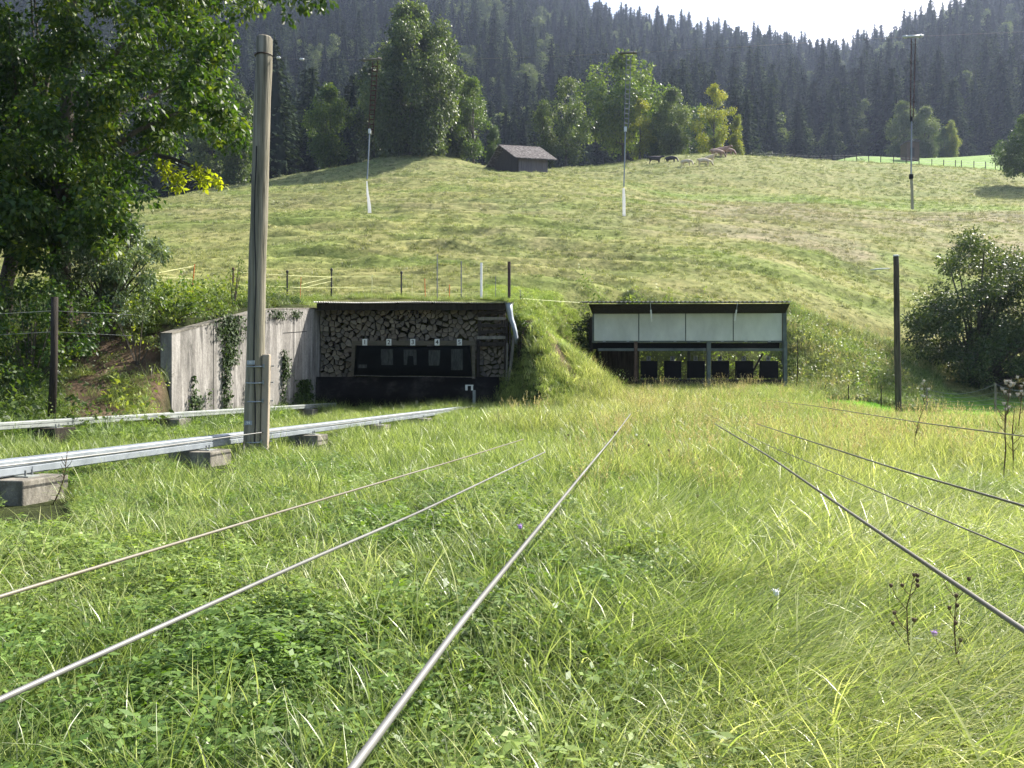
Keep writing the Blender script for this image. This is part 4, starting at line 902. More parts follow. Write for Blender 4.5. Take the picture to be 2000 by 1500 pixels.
# numbered target frame in front of the stack
t = thing('target_screen', (SX(808), 25.7, SZ(736)), 'wooden frame with black canvas and number plates 1 to 5', 'target frame')
TY = 25.72
MB().box((SX(808, TY), TY, SZ(670, TY)), (SX(929, TY) - SX(687, TY), .04, .145)).build('top_board', M['wood_frame'], t)
for a, b in (((690.5, 671), (689, 734)), ((924.5, 672), (925, 740))): MB().bar((SX(a[0], TY), TY + .003, SZ(a[1] + 3.5, TY)), (SX(b[0], TY), TY + .003, SZ(b[1], TY)), .11, .035, (0, 1, 0)).build('side_board', M['wood_frame'], t)
mb = MB(); n = 24; vs = []; fs = []
for i in range(n + 1):
    f = i / n; xt = 697 + (918 - 697) * f; xb = 691 + (922 - 691) * f; yt = 674.5 + 2.6 * math.sin(math.pi * f) ; yb = 734 + 1.2 * math.sin(f * 9)
    y_ = TY - .035 + .012 * math.sin(f * 23)
    for g in (0, .33, .66, 1): vs.append((SX(xt + (xb - xt) * g, TY), y_ - .02 * math.sin(g * 3), SZ(yt + (yb - yt) * g, TY)))
for i in range(n):
    for j in range(3): a = i * 4 + j; fs.append((a, a + 1, a + 5, a + 4))
cv = mb.add(vs, fs).build('canvas', M['black_canvas'], t, smooth=True); sm = cv.modifiers.new('thick', 'SOLIDIFY'); sm.thickness = .01
for (x0, y0, x1, y1) in ((701, 712, 717, 719), (744.5, 682, 768, 713), (789, 683, 814, 713), (837.5, 684, 860, 714), (881.5, 682, 904, 723)):
    MB().box((SX((x0 + x1) / 2, TY), TY - .058, SZ((y0 + y1) / 2, TY)), ((x1 - x0) / FP * TY, .008, (y1 - y0) / FP * TY)).build('target_sheet', M['patch'], t)
def text_mesh(s, size, ext=.002):
    fc = bpy.data.curves.new('digit', 'FONT'); fc.body = s; fc.size = size; fc.extrude = ext; fc.align_x = 'CENTER'; fc.align_y = 'CENTER'; fc.offset = size * .012
    fo = bpy.data.objects.new('tmp', fc); C.objects.link(fo); dg = bpy.context.evaluated_depsgraph_get(); tm = bpy.data.meshes.new_from_object(fo.evaluated_get(dg)); bpy.data.objects.remove(fo); return tm
for s, x in zip('12345', (713, 760, 806.5, 854, 897.5)):
    pl = MB().box((SX(x, TY), TY - .05, SZ(668.5, TY)), (.155, .012, .20)).build('number_plate', M['white_plate'], t, bevel=.003)
    d = link('digit', text_mesh(s, .19), M['ink'], pl); d.location = Vector((SX(x, TY), TY - .060, SZ(668.8, TY))) - Vector(t.location); d.rotation_euler = (rad(90), 0, 0)
mb = MB().tube([at(690, 733, TY - .06), at(760, 735, TY - .06), at(840, 735.5, TY - .06), at(926, 737, TY - .06)], .008, 5); mb.build('hem_rod', M['wood_grey'], t)
# tarpaulin strip and slab at the right corner
mb = MB(); tp_ = [(987, 1000, 592), (990, 1001, 608), (993, 1003, 622), (998, 1007, 634), (1002, 1010, 648), (1004, 1012, 660), (1007, 1010, 672)]
vs = []; fs = []
for k, (a, b, yy) in enumerate(tp_): vs += [at(a, yy, 25.6 + .05 * math.sin(k * 1.7)), at((a + b) / 2, yy, 25.5 + .05 * math.sin(k)), at(b, yy + 1, 25.62)]
for k in range(len(tp_) - 1):
    for j in range(2): a = k * 3 + j; fs.append((a, a + 1, a + 4, a + 3))
o = mb.add(vs, fs).build('tarpaulin', M['tarp'], None, at(1000, 592, 25.6), smooth=True); o.modifiers.new('thick', 'SOLIDIFY').thickness = .012
tag(o, 'grey tarpaulin strip hanging twisted from the right corner of the shed roof', 'tarpaulin')
mb = MB().bar(at(1004, 655, 25.7), at(993, 756, 25.7), .09, .16, (0, 1, 0)); tag(mb.build('slab_board', M['wood_grey'], None, at(993, 760, 25.7), bevel=.02), 'pale weathered board leaning at the right front corner of the shed', 'board')
mb = MB().bar(at(991, 670, 25.8), at(989, 750, 25.8), .05, .05, (0, 1, 0)); tag(mb.build('timber_stick', M['wood_grey'], None, at(989, 750, 25.8)), 'thin pale stick beside the leaning board at the shed corner', 'stick')

# ------------------------------------------------------------------ target shelter on the right
HY = 29.2
t = thing('target_shelter', (SX(1345, HY), 30, .65), 'open target shelter with four white panels under a dark corrugated roof', 'shelter')
V, F = corrugated(SX(1147, 28.2), SX(1546, 28.2), 28.2, 31.4, SZ(589.5, 28.2), SZ(589.5, 28.2) + .30, amp=.022, pitch=.15)
MB().add(V, F).build('roof', M['corr_dark'], t)
# soffit: sloping boarding from the eave in to the panels
A = at(1150, 594, 28.26); B = at(1543, 593, 28.26); Cc = at(1534, 611, 29.05); Dd = at(1157, 612, 29.05)
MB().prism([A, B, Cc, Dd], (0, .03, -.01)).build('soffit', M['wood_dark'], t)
for (a, b) in ((1160.5, 1246.5), (1248.5, 1338), (1340, 1431), (1433, 1527)):
    x0, x1 = SX(a, HY), SX(b, HY); MB().box(((x0 + x1) / 2, HY, SZ(638.5, HY)), (x1 - x0, .03, 54 / FP * HY)).build('white_panel', M['white_panel'], t, bevel=.006)
for a in (1158.5, 1247.5, 1339, 1432): MB().box((SX(a, HY), HY + .03, SZ(639, HY)), (.05, .05, 1.02)).build('divider', M['green_steel'], t)
MB().box((SX(1531.5, HY), HY + .0, SZ(660, HY)), (.13, .12, 1.9 + .0)).build('end_jamb', M['green_steel'], t)
MB().box((SX(1343, HY), HY, SZ(667.5, HY)), (SX(1530, HY) - SX(1157, HY), .08, .05)).build('panel_rail', M['green_steel'], t)
for k in range(8): MB().box((SX(1180 + k * 46, HY), HY - .045, SZ(667, HY)), (.10, .012, .03)).build('clip', M['galv'], t)
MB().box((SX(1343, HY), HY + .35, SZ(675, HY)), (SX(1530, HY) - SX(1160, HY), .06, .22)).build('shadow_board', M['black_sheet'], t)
MB().box((SX(1350, HY), HY - .02, SZ(683, HY)), (SX(1530, HY) - SX(1165, HY), .10, .09)).build('lower_rail', M['green_steel'], t, bevel=.008)
for k, (px_, y0, y1, m_) in enumerate(((1241.5, 668, 745, 'rust_post'), (1384, 668, 765, 'green_steel'), (1533, 668, 765, 'green_steel'))):
    MB().box((SX(px_, HY - .05), HY - .06, (SZ(y0, HY) + SZ(y1, HY)) / 2), (.13 if k else .11, .12, SZ(y0, HY) - SZ(y1, HY))).build('post', M[m_], t, bevel=.006)
for px_ in (1160, 1345, 1533): MB().box((SX(px_, 31.2), 31.2, 1.9), (.1, .1, 3.5)).build('rear_post', M['green_steel'], t)
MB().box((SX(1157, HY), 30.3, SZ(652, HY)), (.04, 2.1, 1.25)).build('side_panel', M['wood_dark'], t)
MB().box((SX(1203, 31.25), 31.3, 1.55), (1.75, .04, 2.1)).build('added_shade_panel', M['wood_dark'], t)  # added panel, keeps the sun out and the left end dark
MB().box((SX(1166, 30.6), 30.6, 1.4), (.05, 1.4, 1.9)).build('side_panel', M['wood_dark'], t)  # added lower panel, darkens the left end with the one behind
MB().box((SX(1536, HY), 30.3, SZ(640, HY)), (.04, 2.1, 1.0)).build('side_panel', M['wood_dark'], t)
for a, b in (((1270, 590), (1273, 628)), ((1441, 590), (1435, 627))):
    mb = MB(); p0, p1 = at(a[0], a[1], 28.15), at(b[0], b[1], 28.3); mb.tube([p0, p0.lerp(p1, .4)], .006, 5); mb.bar(p0.lerp(p1, .4), p1, .045, .03, (0, 1, 0)); mb.build('hanging_strip', M['white_plate'], t)
MB().bar(at(1490, 690, 30.9), at(1470, 726, 30.9), .06, .06, (0, 1, 0)).build('brace', M['wood_dark'], t)
for k, (a, b) in enumerate(((1251, 1284), (1297, 1330.5), (1342, 1376.5), (1389.5, 1424), (1436, 1471), (1483.5, 1519.5))):
    BY = 30.1; x0, x1 = SX(a, BY), SX(b, BY); cx = (x0 + x1) / 2
    nm = ('first', 'second', 'third', 'fourth', 'fifth', 'sixth')[k]
    tb = thing('target_board', (cx, BY, SZ(765, BY)), f'{nm} black target board from the left in the shelter, under sign {k + 1}', 'target board', 'black target boards in the shelter')
    MB().box((cx, BY, SZ(721.5, BY)), (x1 - x0, .10, 33.5 / FP * BY)).build('panel', M['black_sheet'], tb, bevel=.01)
    for s in (-1, 1): MB().box((cx + s * (x1 - x0) * .42, BY + .03, SZ(752, BY)), (.05, .05, .58)).build('leg', M['green_steel'], tb)
    pl = MB().box((cx - .0, BY + .06, SZ(700, BY)), (.15, .01, .17)).build('number_sign', M['grey_pipe'], tb)
    d = link('digit', text_mesh(str(k + 1), .17), M['ink'], pl); d.location = Vector((cx, BY + .052, SZ(700, BY))) - Vector(tb.location); d.rotation_euler = (rad(90), 0, 0)
mb = MB().box((SX(1385, 29.9), 29.85, SZ(746, 29.85)), (SX(1525, 29.85) - SX(1245, 29.85), .12, .18)); tag(mb.build('base_beam', M['wood_dark'], None, (SX(1385, 29.9), 29.85, .7)), 'long dark timber on the ground before the black target boards', 'beam')

# ------------------------------------------------------------------ cables over the meadow
def cable(a, pts, r_, mat, label, yend):
    """pts: photo samples (px, py) on the cable; a: its offset from the vanishing line"""
    P = []
    for px_, py_ in pts:
        Y = a * FP / (px_ - 1280); P.append((Y, 1 + (750 - py_) / FP * Y))
    P.sort(); Yv = np.array([q[0] for q in P]); Zv = np.array([q[1] for q in P])
    k0 = (Zv[1] - Zv[0]) / (Yv[1] - Yv[0])
    y = .25; out = []
    while y < yend:
        z = float(np.interp(y, Yv, Zv)) if Yv[0] <= y <= Yv[-1] else (Zv[0] + (y - Yv[0]) * k0 * .3 if y < Yv[0] else Zv[-1] + (y - Yv[-1]) * -.004)
        out.append((a + TD * y, y, z)); y *= 1.07
    zz = np.array([o[2] for o in out]); zz[1:-1] = (zz[:-2] + 2 * zz[1:-1] + zz[2:]) / 4
    out = [Vector((o[0], o[1], z)) for o, z in zip(out, zz)]
    mb = MB().tube(out, r_, 10); tag(mb.build('steel_cable', M[mat], None, out[0], smooth=True), label, 'cable', 'cables strung low over the meadow')
def stranded(a, pts, r_, mat, label, yend): cable(a, pts, r_, mat, label, yend)
cable(-1.25, [(0, 1165), (540, 1002), (900, 896), (1092, 836)], .0041, 'cable_rust', 'rusty brown cable, leftmost, ending near the grassy mound', 8)
cable(-.80, [(0, 1366), (600, 1095), (820, 1000), (1085, 873)], .0042, 'cable', 'grey cable crossing the lower left, second from the left', 6.2)
cable(-.31, [(690, 1500), (900, 1217), (1150, 911), (1200, 851), (1240, 797)], .0052, 'cable', 'thickest looking silver cable running up the middle of the meadow', 10.5)
cable(.565, [(2000, 1231), (1660, 1001), (1500, 890), (1400, 830)], .0046, 'cable_dark', 'dark grey cable leaving at the right edge, nearest on that side', 8)
cable(.845, [(2000, 1081), (1800, 997), (1650, 932), (1500, 870)], .0024, 'cable_dark', 'thin wire between the two thicker cables at the right', 14)
cable(1.18, [(2000, 988), (1750, 916), (1500, 835), (1400, 800)], .0045, 'cable_dark', 'brown grey cable crossing the yellow grass in the right half', 10)
cable(2.77, [(2000, 852), (1800, 826), (1585, 792)], .0055, 'cable_rust', 'rust brown cable farthest right, passing before the right pole', 24)

# ------------------------------------------------------------------ fences
def fence_posts(lst, parent, Yf=None):
    for (name, x0, y0, x1, y1, w_, mat, Y, knob) in lst:
        a, b = at(x0, y0, Y), at(x1, y1, Y); b = b.copy()
        g = gz(b.x, b.y); b.z = min(b.z, g) - .05
        mb = MB().tube([b, a], w_, 7)
        if knob: mb.tube([a - Vector((0, 0, .03)), a + Vector((0, 0, .03)), a + Vector((0, 0, .06))], [w_ * 1.6, w_ * 1.6, w_ * .6], 8)
        mb.build(name, M[mat], parent)
t = thing('electric_fence', at(650, 590, 28.9), 'light electric fence with dark and orange posts above the shed roof and wall', 'fence')
EF = [('post', 380, 516, 373, 575, .018, 'orange', 26, 0), ('post', 455.5, 526, 456, 580, .03, 'rust_post', 25.6, 1), ('post', 561, 531, 561, 600, .028, 'black_plastic', 27.2, 1), ('post', 588, 541, 586, 592, .010, 'orange', 27.8, 0),
      ('post', 647.5, 527, 647.5, 585, .028, 'black_plastic', 29.2, 1), ('post', 727, 537, 726, 585, .011, 'pale_post', 29.6, 0), ('post', 784, 533, 784, 588, .028, 'black_plastic', 29.2, 1), ('post', 805, 546, 805, 585, .007, 'pale_post', 29.8, 0),
      ('post', 829.5, 544, 831, 585, .013, 'orange', 29.3, 0), ('post', 878, 556, 878, 588, .014, 'orange', 29.3, 0), ('post', 1016, 566, 1017, 590, .012, 'grey_pipe', 28.9, 0)]
fence_posts(EF, t)
for line in ([(300, 535, 24), (380, 519, 26), (455, 531, 25.6), (561, 538, 27.2), (650, 541, 29.2), (727, 540, 29.6), (784, 540, 29.2)],
             [(300, 540, 24), (377, 545, 26), (455, 556, 25.6), (561, 560, 27.2), (588, 562, 27.8), (700, 562, 29.4), (784, 563, 29.2)],
             [(588, 556, 27.8), (648, 541, 29.2)], [(588, 563, 27.8), (648, 549, 29.2)], [(727, 558, 29.6), (784, 571, 29.2), (830, 574, 29.3), (878, 573, 29.3), (960, 575, 29.2)],
             [(1017, 583, 28.9), (1070, 587, 30), (1150, 592, 31.5)]):
    MB().tube([at(*q) for q in line], .0055, 4).build('tape', M['yellow_tape'], t)
for (x0, y0, y1, w_, mat, Y, lab, thick) in ((854, 497, 588, .020, 'grey_pipe', 29.0, 'tall thin grey steel post behind the shed roof, highest of the row', 0), (901, 510, 585, .022, 'grey_pipe', 29.3, 'grey steel post behind the shed roof, left of the white one', 0),
                            (940, 514, 588, .042, 'white_pipe', 29.0, 'thick white steel post behind the shed roof', 0), (968, 540, 588, .014, 'grey_pipe', 29.0, 'thin short dark rod behind the shed roof between white and brown posts', 0),
                            (994.5, 512, 588, .055, 'dark_pipe', 28.95, 'thick dark brown steel post at the right end of the shed roof', 0)):
    a = at(x0, y0, Y); b = at(x0, y1, Y); b.z = min(b.z, gz(b.x, b.y)) - .1
    mb = MB().tube([b, a], w_, 10)
    if w_ > .03: mb.tube([a, a + Vector((0, 0, .012))], w_ * 1.12, 10)
    tag(mb.build('steel_post', M[mat], None, b), lab, 'post', 'steel posts behind the firewood shed')

# right wire-mesh fence
t = thing('wire_fence', at(1800, 810, 25), 'wire fence with dark posts and sagging strands before the round bush', 'fence')
RF = [(1585, 752, 788, 30.5), (1612, 752, 794, 29.5), (1657, 752, 800, 28.5), (1721, 753, 812, 27.0), (1810, 757, 812, 25.5), (1944, 748, 832, 23.0), (2090, 745, 850, 21)]
for (x, y0, y1, Y) in RF:
    a = at(x, y0, Y); b = at(x, y1, Y); b.z = gz(b.x, b.y) - .1; MB().tube([b, a], .028 if x > 1800 else .018, 6).build('post', M['wood_dark'] if x < 1800 else M['wood_grey'], t)
for f, sg in ((.04, .22), (.3, .14), (.5, .12), (.68, .1), (.85, .08)):
    for k in range(4, len(RF) - 1):
        (xa, ya, za, Ya), (xb, yb, zb, Yb) = RF[k], RF[k + 1]; A = at(xa, ya + (za - ya) * f * .7, Ya); B = at(xb, yb + (zb - yb) * f * .7, Yb)
        MB().tube(sag(A, B, sg, 12), .007 if f < .1 else .0045, 4).build('strand', M['grey_pipe'], t)
for k in range(0, 6):
    (xa, ya, za, Ya), (xb, yb, zb, Yb) = RF[k], RF[k + 1]
    MB().tube(sag(at(xa, ya + (za - ya) * .5, Ya), at(xb, yb + (zb - yb) * .5, Yb), .03, 8), .004, 4).build('strand', M['cable_rust'], t)
# little stakes on the slope right of the shelter
for k, (x, y0, y1, Y, lb) in enumerate(((1558, 660, 755, 30.2, 'tall crooked dead stem at the right end of the shelter'), (1610, 662, 690, 35, 'thin stake on the weedy slope, first right of the shelter'), (1655, 664, 690, 35.5, 'thin stake on the weedy slope, second right of the shelter'),
                                  (1697, 686, 712, 34, 'short stake on the weedy slope, left of the right pole'), (1732, 690, 712, 34, 'short stake on the weedy slope close beside the right pole'))):
    a = at(x, y0, Y); b = at(x - 3, y1, Y); b.z = gz(b.x, b.y) - .05; mb = MB().tube([b, b.lerp(a, .5) + Vector((.03, 0, 0)), a], [.02, .018, .012], 6)
    tag(mb.build('stake', M['wood_dark'], None, b), lb, 'stake', 'stakes on the slope right of the shelter')
# old fence on the left bank
b = at(100, 712, 15.1); b.z = gz(b.x, b.y) - .1; a = at(107, 580, 15.1)
t = thing('old_fence', b, 'old wooden fence post with two rusty wires on the shaded left bank', 'fence')
MB().tube([b, b.lerp(a, .5) + Vector((.02, 0, 0)), a], [.075, .065, .06], 9).build('post', M['wood_dark'], t, smooth=True)
for y0 in (607, 648): MB().tube([at(-120, y0 + 9, 14.6), at(0, y0 + 6, 15.1), at(104, y0, 15.53), at(260, y0 + 8, 16.3)], .004, 4).build('wire', M['grey_pipe'], t)
# far field fence along the crest and the bright meadow
t = thing('far_fence', at(1800, 335, 146), 'far small field fence of thin posts along the crest of the right hill', 'fence')
xs_ = [1480, 1502, 1525, 1552, 1580, 1602, 1625, 1650, 1673, 1697, 1720, 1745, 1770, 1795, 1820, 1843, 1866, 1878, 1902, 1925, 1944, 1965, 1990, 2020]
fp_ = []
for k, x in enumerate(xs_):
    Y = 143.5 + (x - 1480) * .006; X = (x - 1000) / FP * Y; z = gz(X, Y); fp_.append(Vector((X, Y, z + 1.0)))
    MB().tube([(X, Y, z - .2), (X + rnd.uniform(-.06, .06), Y, z + 1.25)], .07, 5).build('post', M['wood_dark'], t)
for dz in (0, -.4): MB().tube([p_ + Vector((0, 0, dz)) for p_ in fp_], .018, 3).build('wire', M['grey_pipe'], t)

# ------------------------------------------------------------------ barn, hut
BYb = 118
def bp_(px_, py_, Y=BYb): return at(px_, py_, Y)
c0 = bp_(1013, 331, 114)           # near corner
u = Vector((math.cos(rad(14)), math.sin(rad(14)) * .8, 0)).normalized(); v = Vector((-.62, .78, 0)).normalized()
Lb, Wb = 4.1, 5.4; hb = 2.55; hr = 4.45
t = thing('barn', (c0.x, c0.y, gz(c0.x, c0.y)), 'old wooden barn with mossy shingle roof in the saddle of the pasture', 'barn')
z0 = gz(c0.x, c0.y) - .6; zb = z0 + .6
P0, P1, P2, P3 = c0, c0 + u * Lb, c0 + u * Lb + v * Wb, c0 + v * Wb
def q3(p, z): return Vector((p.x, p.y, z))
MB().add([q3(P0, z0), q3(P1, z0), q3(P1, zb + hb), q3(P0, zb + hb)], [(0, 1, 2, 3)]).build('front_wall', M['barn_wood'], t).modifiers.new('thick', 'SOLIDIFY').thickness = .06
gm_ = (P0 + P3) / 2
g1 = MB().add([q3(P0, z0), q3(P3, z0), q3(P3, zb + hb), q3(gm_, zb + hr), q3(P0, zb + hb)], [(0, 1, 2, 3, 4)]).build('gable_wall', M['barn_dark'], t); g1.modifiers.new('thick', 'SOLIDIFY').thickness = .06
gm2 = (P1 + P2) / 2
MB().add([q3(P1, z0), q3(P2, z0), q3(P2, zb + hb), q3(gm2, zb + hr), q3(P1, zb + hb)], [(0, 1, 2, 3, 4)]).build('gable_wall', M['barn_dark'], t)
MB().add([q3(P3, z0), q3(P2, z0), q3(P2, zb + hb), q3(P3, zb + hb)], [(0, 1, 2, 3)]).build('rear_wall', M['barn_dark'], t)
e0, e1 = P0 - u * .9, P1 + u * .9; r0_, r1_ = gm_ - u * 1.1, gm2 + u * .7; dn = (r0_ - e0); s_ = (hr - hb) / (Wb / 2)
ev = -v * .75
roof = MB(); 
for (ea, eb, sgn) in ((P0 - u * .9 + ev, P1 + u * .9 + ev, 1), (P3 - u * .9 - ev, P2 + u * .9 - ev, -1)):
    roof.prism([q3(ea, zb + hb - .5), q3(eb, zb + hb - .5), q3(r1_, zb + hr + .1), q3(r0_, zb + hr + .1)], (0, 0, .14))
roof.build('roof', M['barn_roof'], t)
for k in range(9):
    a = P0.lerp(P1, (k + .5) / 9) - v * .05; MB().box((a.x, a.y, zb + hb / 2 - .2), (.05, .05, hb + .2), rad(14)).build('batten', M['barn_wood'], t)
# small hut at the forest edge
hx = at(1777, 320, 178); t = thing('small_hut', (hx.x, hx.y, gz(hx.x, hx.y)), 'tiny brown hut with pale curved roof at the forest edge behind the right meadow', 'hut')
hz = gz(hx.x, hx.y); MB().box((hx.x, hx.y, hz + 1.7), (2.6, 3, 4.0)).build('wall', M['rust_post'], t)
mb = MB(); mb.prism([(hx.x + math.cos(q) * 1.55, hx.y - 1.8, hz + 3.6 + math.sin(q) * .5) for q in [math.pi * k / 8 for k in range(9)]], (0, 3.6, 0)); mb.build('roof', M['barn_roof'], t)
MB().box((hx.x - .2, hx.y - 1.53, hz + 1.4), (.9, .06, 1.9)).build('door', M['wood_dark'], t)

# ------------------------------------------------------------------ cows
def cow_mesh(name, graze, seed):
    """one skinned body: barrel, neck, head, four jointed legs, tail, ears"""
    V = []; E = []; R = []
    def j(p, r_, par=None):
        V.append(p); R.append(r_); i = len(V) - 1
        if par is not None: E.append((par, i))
        return i
    pel = j((-.75, 0, 1.12), (.30, .30)); b1 = j((-.30, 0, 1.05), (.36, .40), pel); b2 = j((.25, 0, 1.05), (.34, .39), b1); sh = j((.70, 0, 1.12), (.27, .34), b2)
    rp = j((-1.0, 0, 1.15), (.20, .20), pel)
    if graze: n1 = j((1.02, 0, .95), (.16, .21), sh); n2 = j((1.25, 0, .62), (.12, .15), n1); hd = j((1.38, 0, .34), (.13, .13), n2); mz = j((1.50, 0, .12), (.08, .08), hd)
    else: n1 = j((1.0, 0, 1.28), (.16, .20), sh); n2 = j((1.22, 0, 1.40), (.12, .14), n1); hd = j((1.42, 0, 1.40), (.13, .13), n2); mz = j((1.68, 0, 1.26), (.08, .085), hd)
    for s in (-1, 1):
        e = V[hd]; j((e[0] - .02, s * .26, e[2] + .06), (.03, .045), hd)
        o = .08 * ((seed + (s > 0)) % 3 - 1)
        k = j((-.72 + o * .4, s * .20, .80), (.16, .19), pel); k2 = j((-.62 + o, s * .21, .60), (.09, .10), k); hk = j((-.84 + o, s * .21, .42), (.055, .06), k2); ft = j((-.78 + o, s * .21, .05), (.055, .055), hk)
        f = j((.66 - o * .4, s * .17, .78), (.12, .14), sh); kn = j((.68 - o, s * .18, .40), (.06, .065), f); ff = j((.66 - o, s * .18, .05), (.055, .055), kn)
    t1 = j((-1.16, 0, 1.12), (.05, .05), rp); j((-1.22, 0, .55), (.035, .035), t1)
    me_ = bpy.data.meshes.new(name); me_.from_pydata(V, E, []); ob = bpy.data.objects.new(name, me_); C.objects.link(ob)
    md = ob.modifiers.new('skin', 'SKIN'); md.use_smooth_shade = True
    for i, sv in enumerate(me_.skin_vertices[0].data): sv.radius = R[i]; sv.use_root = (i == 0)
    ob.modifiers.new('sub', 'SUBSURF').levels = 1; ob.modifiers['sub'].render_levels = 1
    dg = bpy.context.evaluated_depsgraph_get(); out = bpy.data.meshes.new_from_object(ob.evaluated_get(dg)); bpy.data.objects.remove(ob); return out
cm = [cow_mesh('cow', False, 0), cow_mesh('cow grazing', True, 1)]
for (px_, py_, Y, hide, g, rz, s, lb) in ((1279, 319, 124, 'black_cow', 0, 0.1, .92, 'black cow standing leftmost on the hilltop, facing right'), (1310, 317, 125, 'black_cow', 1, -.6, .85, 'black cow second from the left on the hilltop, seen at an angle'),
                         (1340, 328, 119, 'cream_cow', 1, -.7, .8, 'cream cow grazing alone between the black cows and the others'), (1375, 328, 119, 'cream_cow', 1, -.05, .9, 'cream cow grazing lowest on the slope'),
                         (1386, 321, 122, 'cream_cow', 0, -.9, .85, 'cream cow standing just behind the lowest grazing cow'), (1400, 309, 128, 'brown_cow', 1, .1, 1.0, 'reddish brown cow at the left of the close group on the crest'),
                         (1410, 307, 129.5, 'brown_cow', 0, -.4, 1.0, 'reddish brown cow in the middle of the close group on the crest'), (1420, 305, 131, 'brown_cow', 1, -.2, .95, 'pale reddish cow at the right of the close group on the crest')):
    x = (px_ - 1000) / FP * Y; o = bpy.data.objects.new('cow', cm[g]); C.objects.link(o)
    if not cm[g].materials: cm[g].materials.append(M['cream_cow'])
    o.material_slots[0].link = 'OBJECT'; o.material_slots[0].material = M[hide]
    o.location = (x, Y, gz(x, Y) - .02); o.rotation_euler = (0, 0, rz); o.scale = (s, s, s); tag(o, lb, 'cow', 'cows grazing on the hilltop')

# ------------------------------------------------------------------ the big tree at the left edge
def px_blobs(lst, jit=.25):
    out = []
    for (x, y, Y, rpx) in lst:
        p_ = at(x, y, Y); r_ = rpx / FP * Y; out.append((p_.x, p_.y, p_.z, r_, r_ * .8))
    return out
r = np.random.RandomState(21)
def fillpoly(poly, n, y0, y1, r0, r1, seed):
    rr = np.random.RandomState(seed); out = []
    xs = [a for a, b in poly]; yy = [b for a, b in poly]
    while len(out) < n:
        x = rr.uniform(min(xs), max(xs)); y = rr.uniform(min(yy), max(yy)); c = False; k = len(poly) - 1
        for i in range(len(poly)):
            if (poly[i][1] > y) != (poly[k][1] > y) and x < (poly[k][0] - poly[i][0]) * (y - poly[i][1]) / (poly[k][1] - poly[i][1]) + poly[i][0]: c = not c
            k = i
        if c: out.append((x, y, rr.uniform(y0, y1), rr.uniform(r0, r1)))
    return out
def big_tree(name, label, base_px, Yb, blobs, lean, tr, h, mats, per, size, seed, extra=None):
    x, y = (base_px - 1000) / FP * Yb, Yb; z = gz(x, y); t = thing(name, (x, y, z), label, 'tree')
    rr = np.random.RandomState(seed)
    bl = [(a - x, b - y, c - z, d, e) for a, b, c, d, e in px_blobs(blobs)]
    V, F, tt = blob_leaves(rr, bl, per, size, .7, .25)
    link('crown', crown_mesh('crown', V, F, tt), mats, t)
    mb = MB(); limbs(rr, mb, bl, h, tr, 2.0, 18, lean)
    me_ = bpy.data.meshes.new('trunk'); me_.from_pydata([tuple(v) for v in mb.v], [], mb.f); me_.materials.append(M['bark']); me_.polygons.foreach_set('use_smooth', [True] * len(me_.polygons)); link('trunk', me_, None, t)
    if extra:
        bl = [(a - x, b - y, c - z, d, e) for a, b, c, d, e in px_blobs(extra)]
        V, F, tt = blob_leaves(rr, bl, per * 1.5, size, .5, .1); o = link('lit_branch', crown_mesh('lit_branch', V, F, tt), M['leaf_sunlit'], t); o['label'] = 'sunlit yellow green branch'
        mb = MB(); p0 = Vector(at(300, 300, 19)) - Vector((x, y, z))
        for q in bl[::2]: mb.tube([p0, p0.lerp(Vector(q[:3]), .5) + Vector((0, 0, .1)), Vector(q[:3])], [.03, .018, .008], 5)
        me_ = bpy.data.meshes.new('bough'); me_.from_pydata([tuple(v) for v in mb.v], [], mb.f); me_.materials.append(M['bark']); link('bough', me_, None, t)
    return t
polyA = [(-160, -260), (430, -260), (470, -60), (455, 40), (420, 120), (440, 200), (475, 262), (440, 290), (400, 250), (375, 230), (345, 290), (300, 330), (290, 380), (250, 420), (190, 440), (60, 430), (-160, 440)]
polyB = [(-160, 300), (230, 400), (260, 470), (200, 500), (140, 470), (60, 470), (-160, 480)]
blA = fillpoly(polyA, 300, 16.5, 23.5, 24, 50, 1) + fillpoly([(-100, 380), (170, 400), (240, 430), (230, 480), (130, 500), (20, 520), (-100, 520)], 70, 16.6, 19.5, 18, 32, 77) + fillpoly([(330, 60), (455, 40), (440, 200), (475, 262), (430, 290), (380, 230)], 50, 16.5, 19.5, 14, 26, 78) + [(540, -10, 17, 26), (590, 5, 17, 24), (620, 8, 17, 20), (500, 5, 17.5, 28), (560, 35, 17, 14), (640, 0, 17, 16), (470, 20, 17.5, 26), (520, -50, 17, 40), (600, -50, 17, 35)]
big_tree('broadleaf_tree', 'huge dark leafy tree overhanging the whole left edge of the picture', 118, 19.8, blA, (.3, .2), .26, 13, M['leaf_near'], 1300, .13, 5,
         [(330, 340, 18.6, 18), (355, 345, 18.6, 16), (385, 335, 18.5, 15), (405, 345, 18.5, 12), (425, 350, 18.4, 12), (345, 365, 18.6, 14), (395, 360, 18.5, 12), (320, 320, 18.8, 14), (435, 362, 18.4, 8)])
blB = fillpoly(polyB, 50, 19, 23, 22, 42, 2) + fillpoly([(-160, -200), (60, -200), (40, 380), (-160, 400)], 40, 18, 22, 30, 55, 9)
big_tree('broadleaf_tree', 'second leaning tree at the far left edge behind the huge one, forked trunk low down', 5, 21, blB, (1.2, .3), .20, 9, M['leaf_near'], 1200, .125, 6)
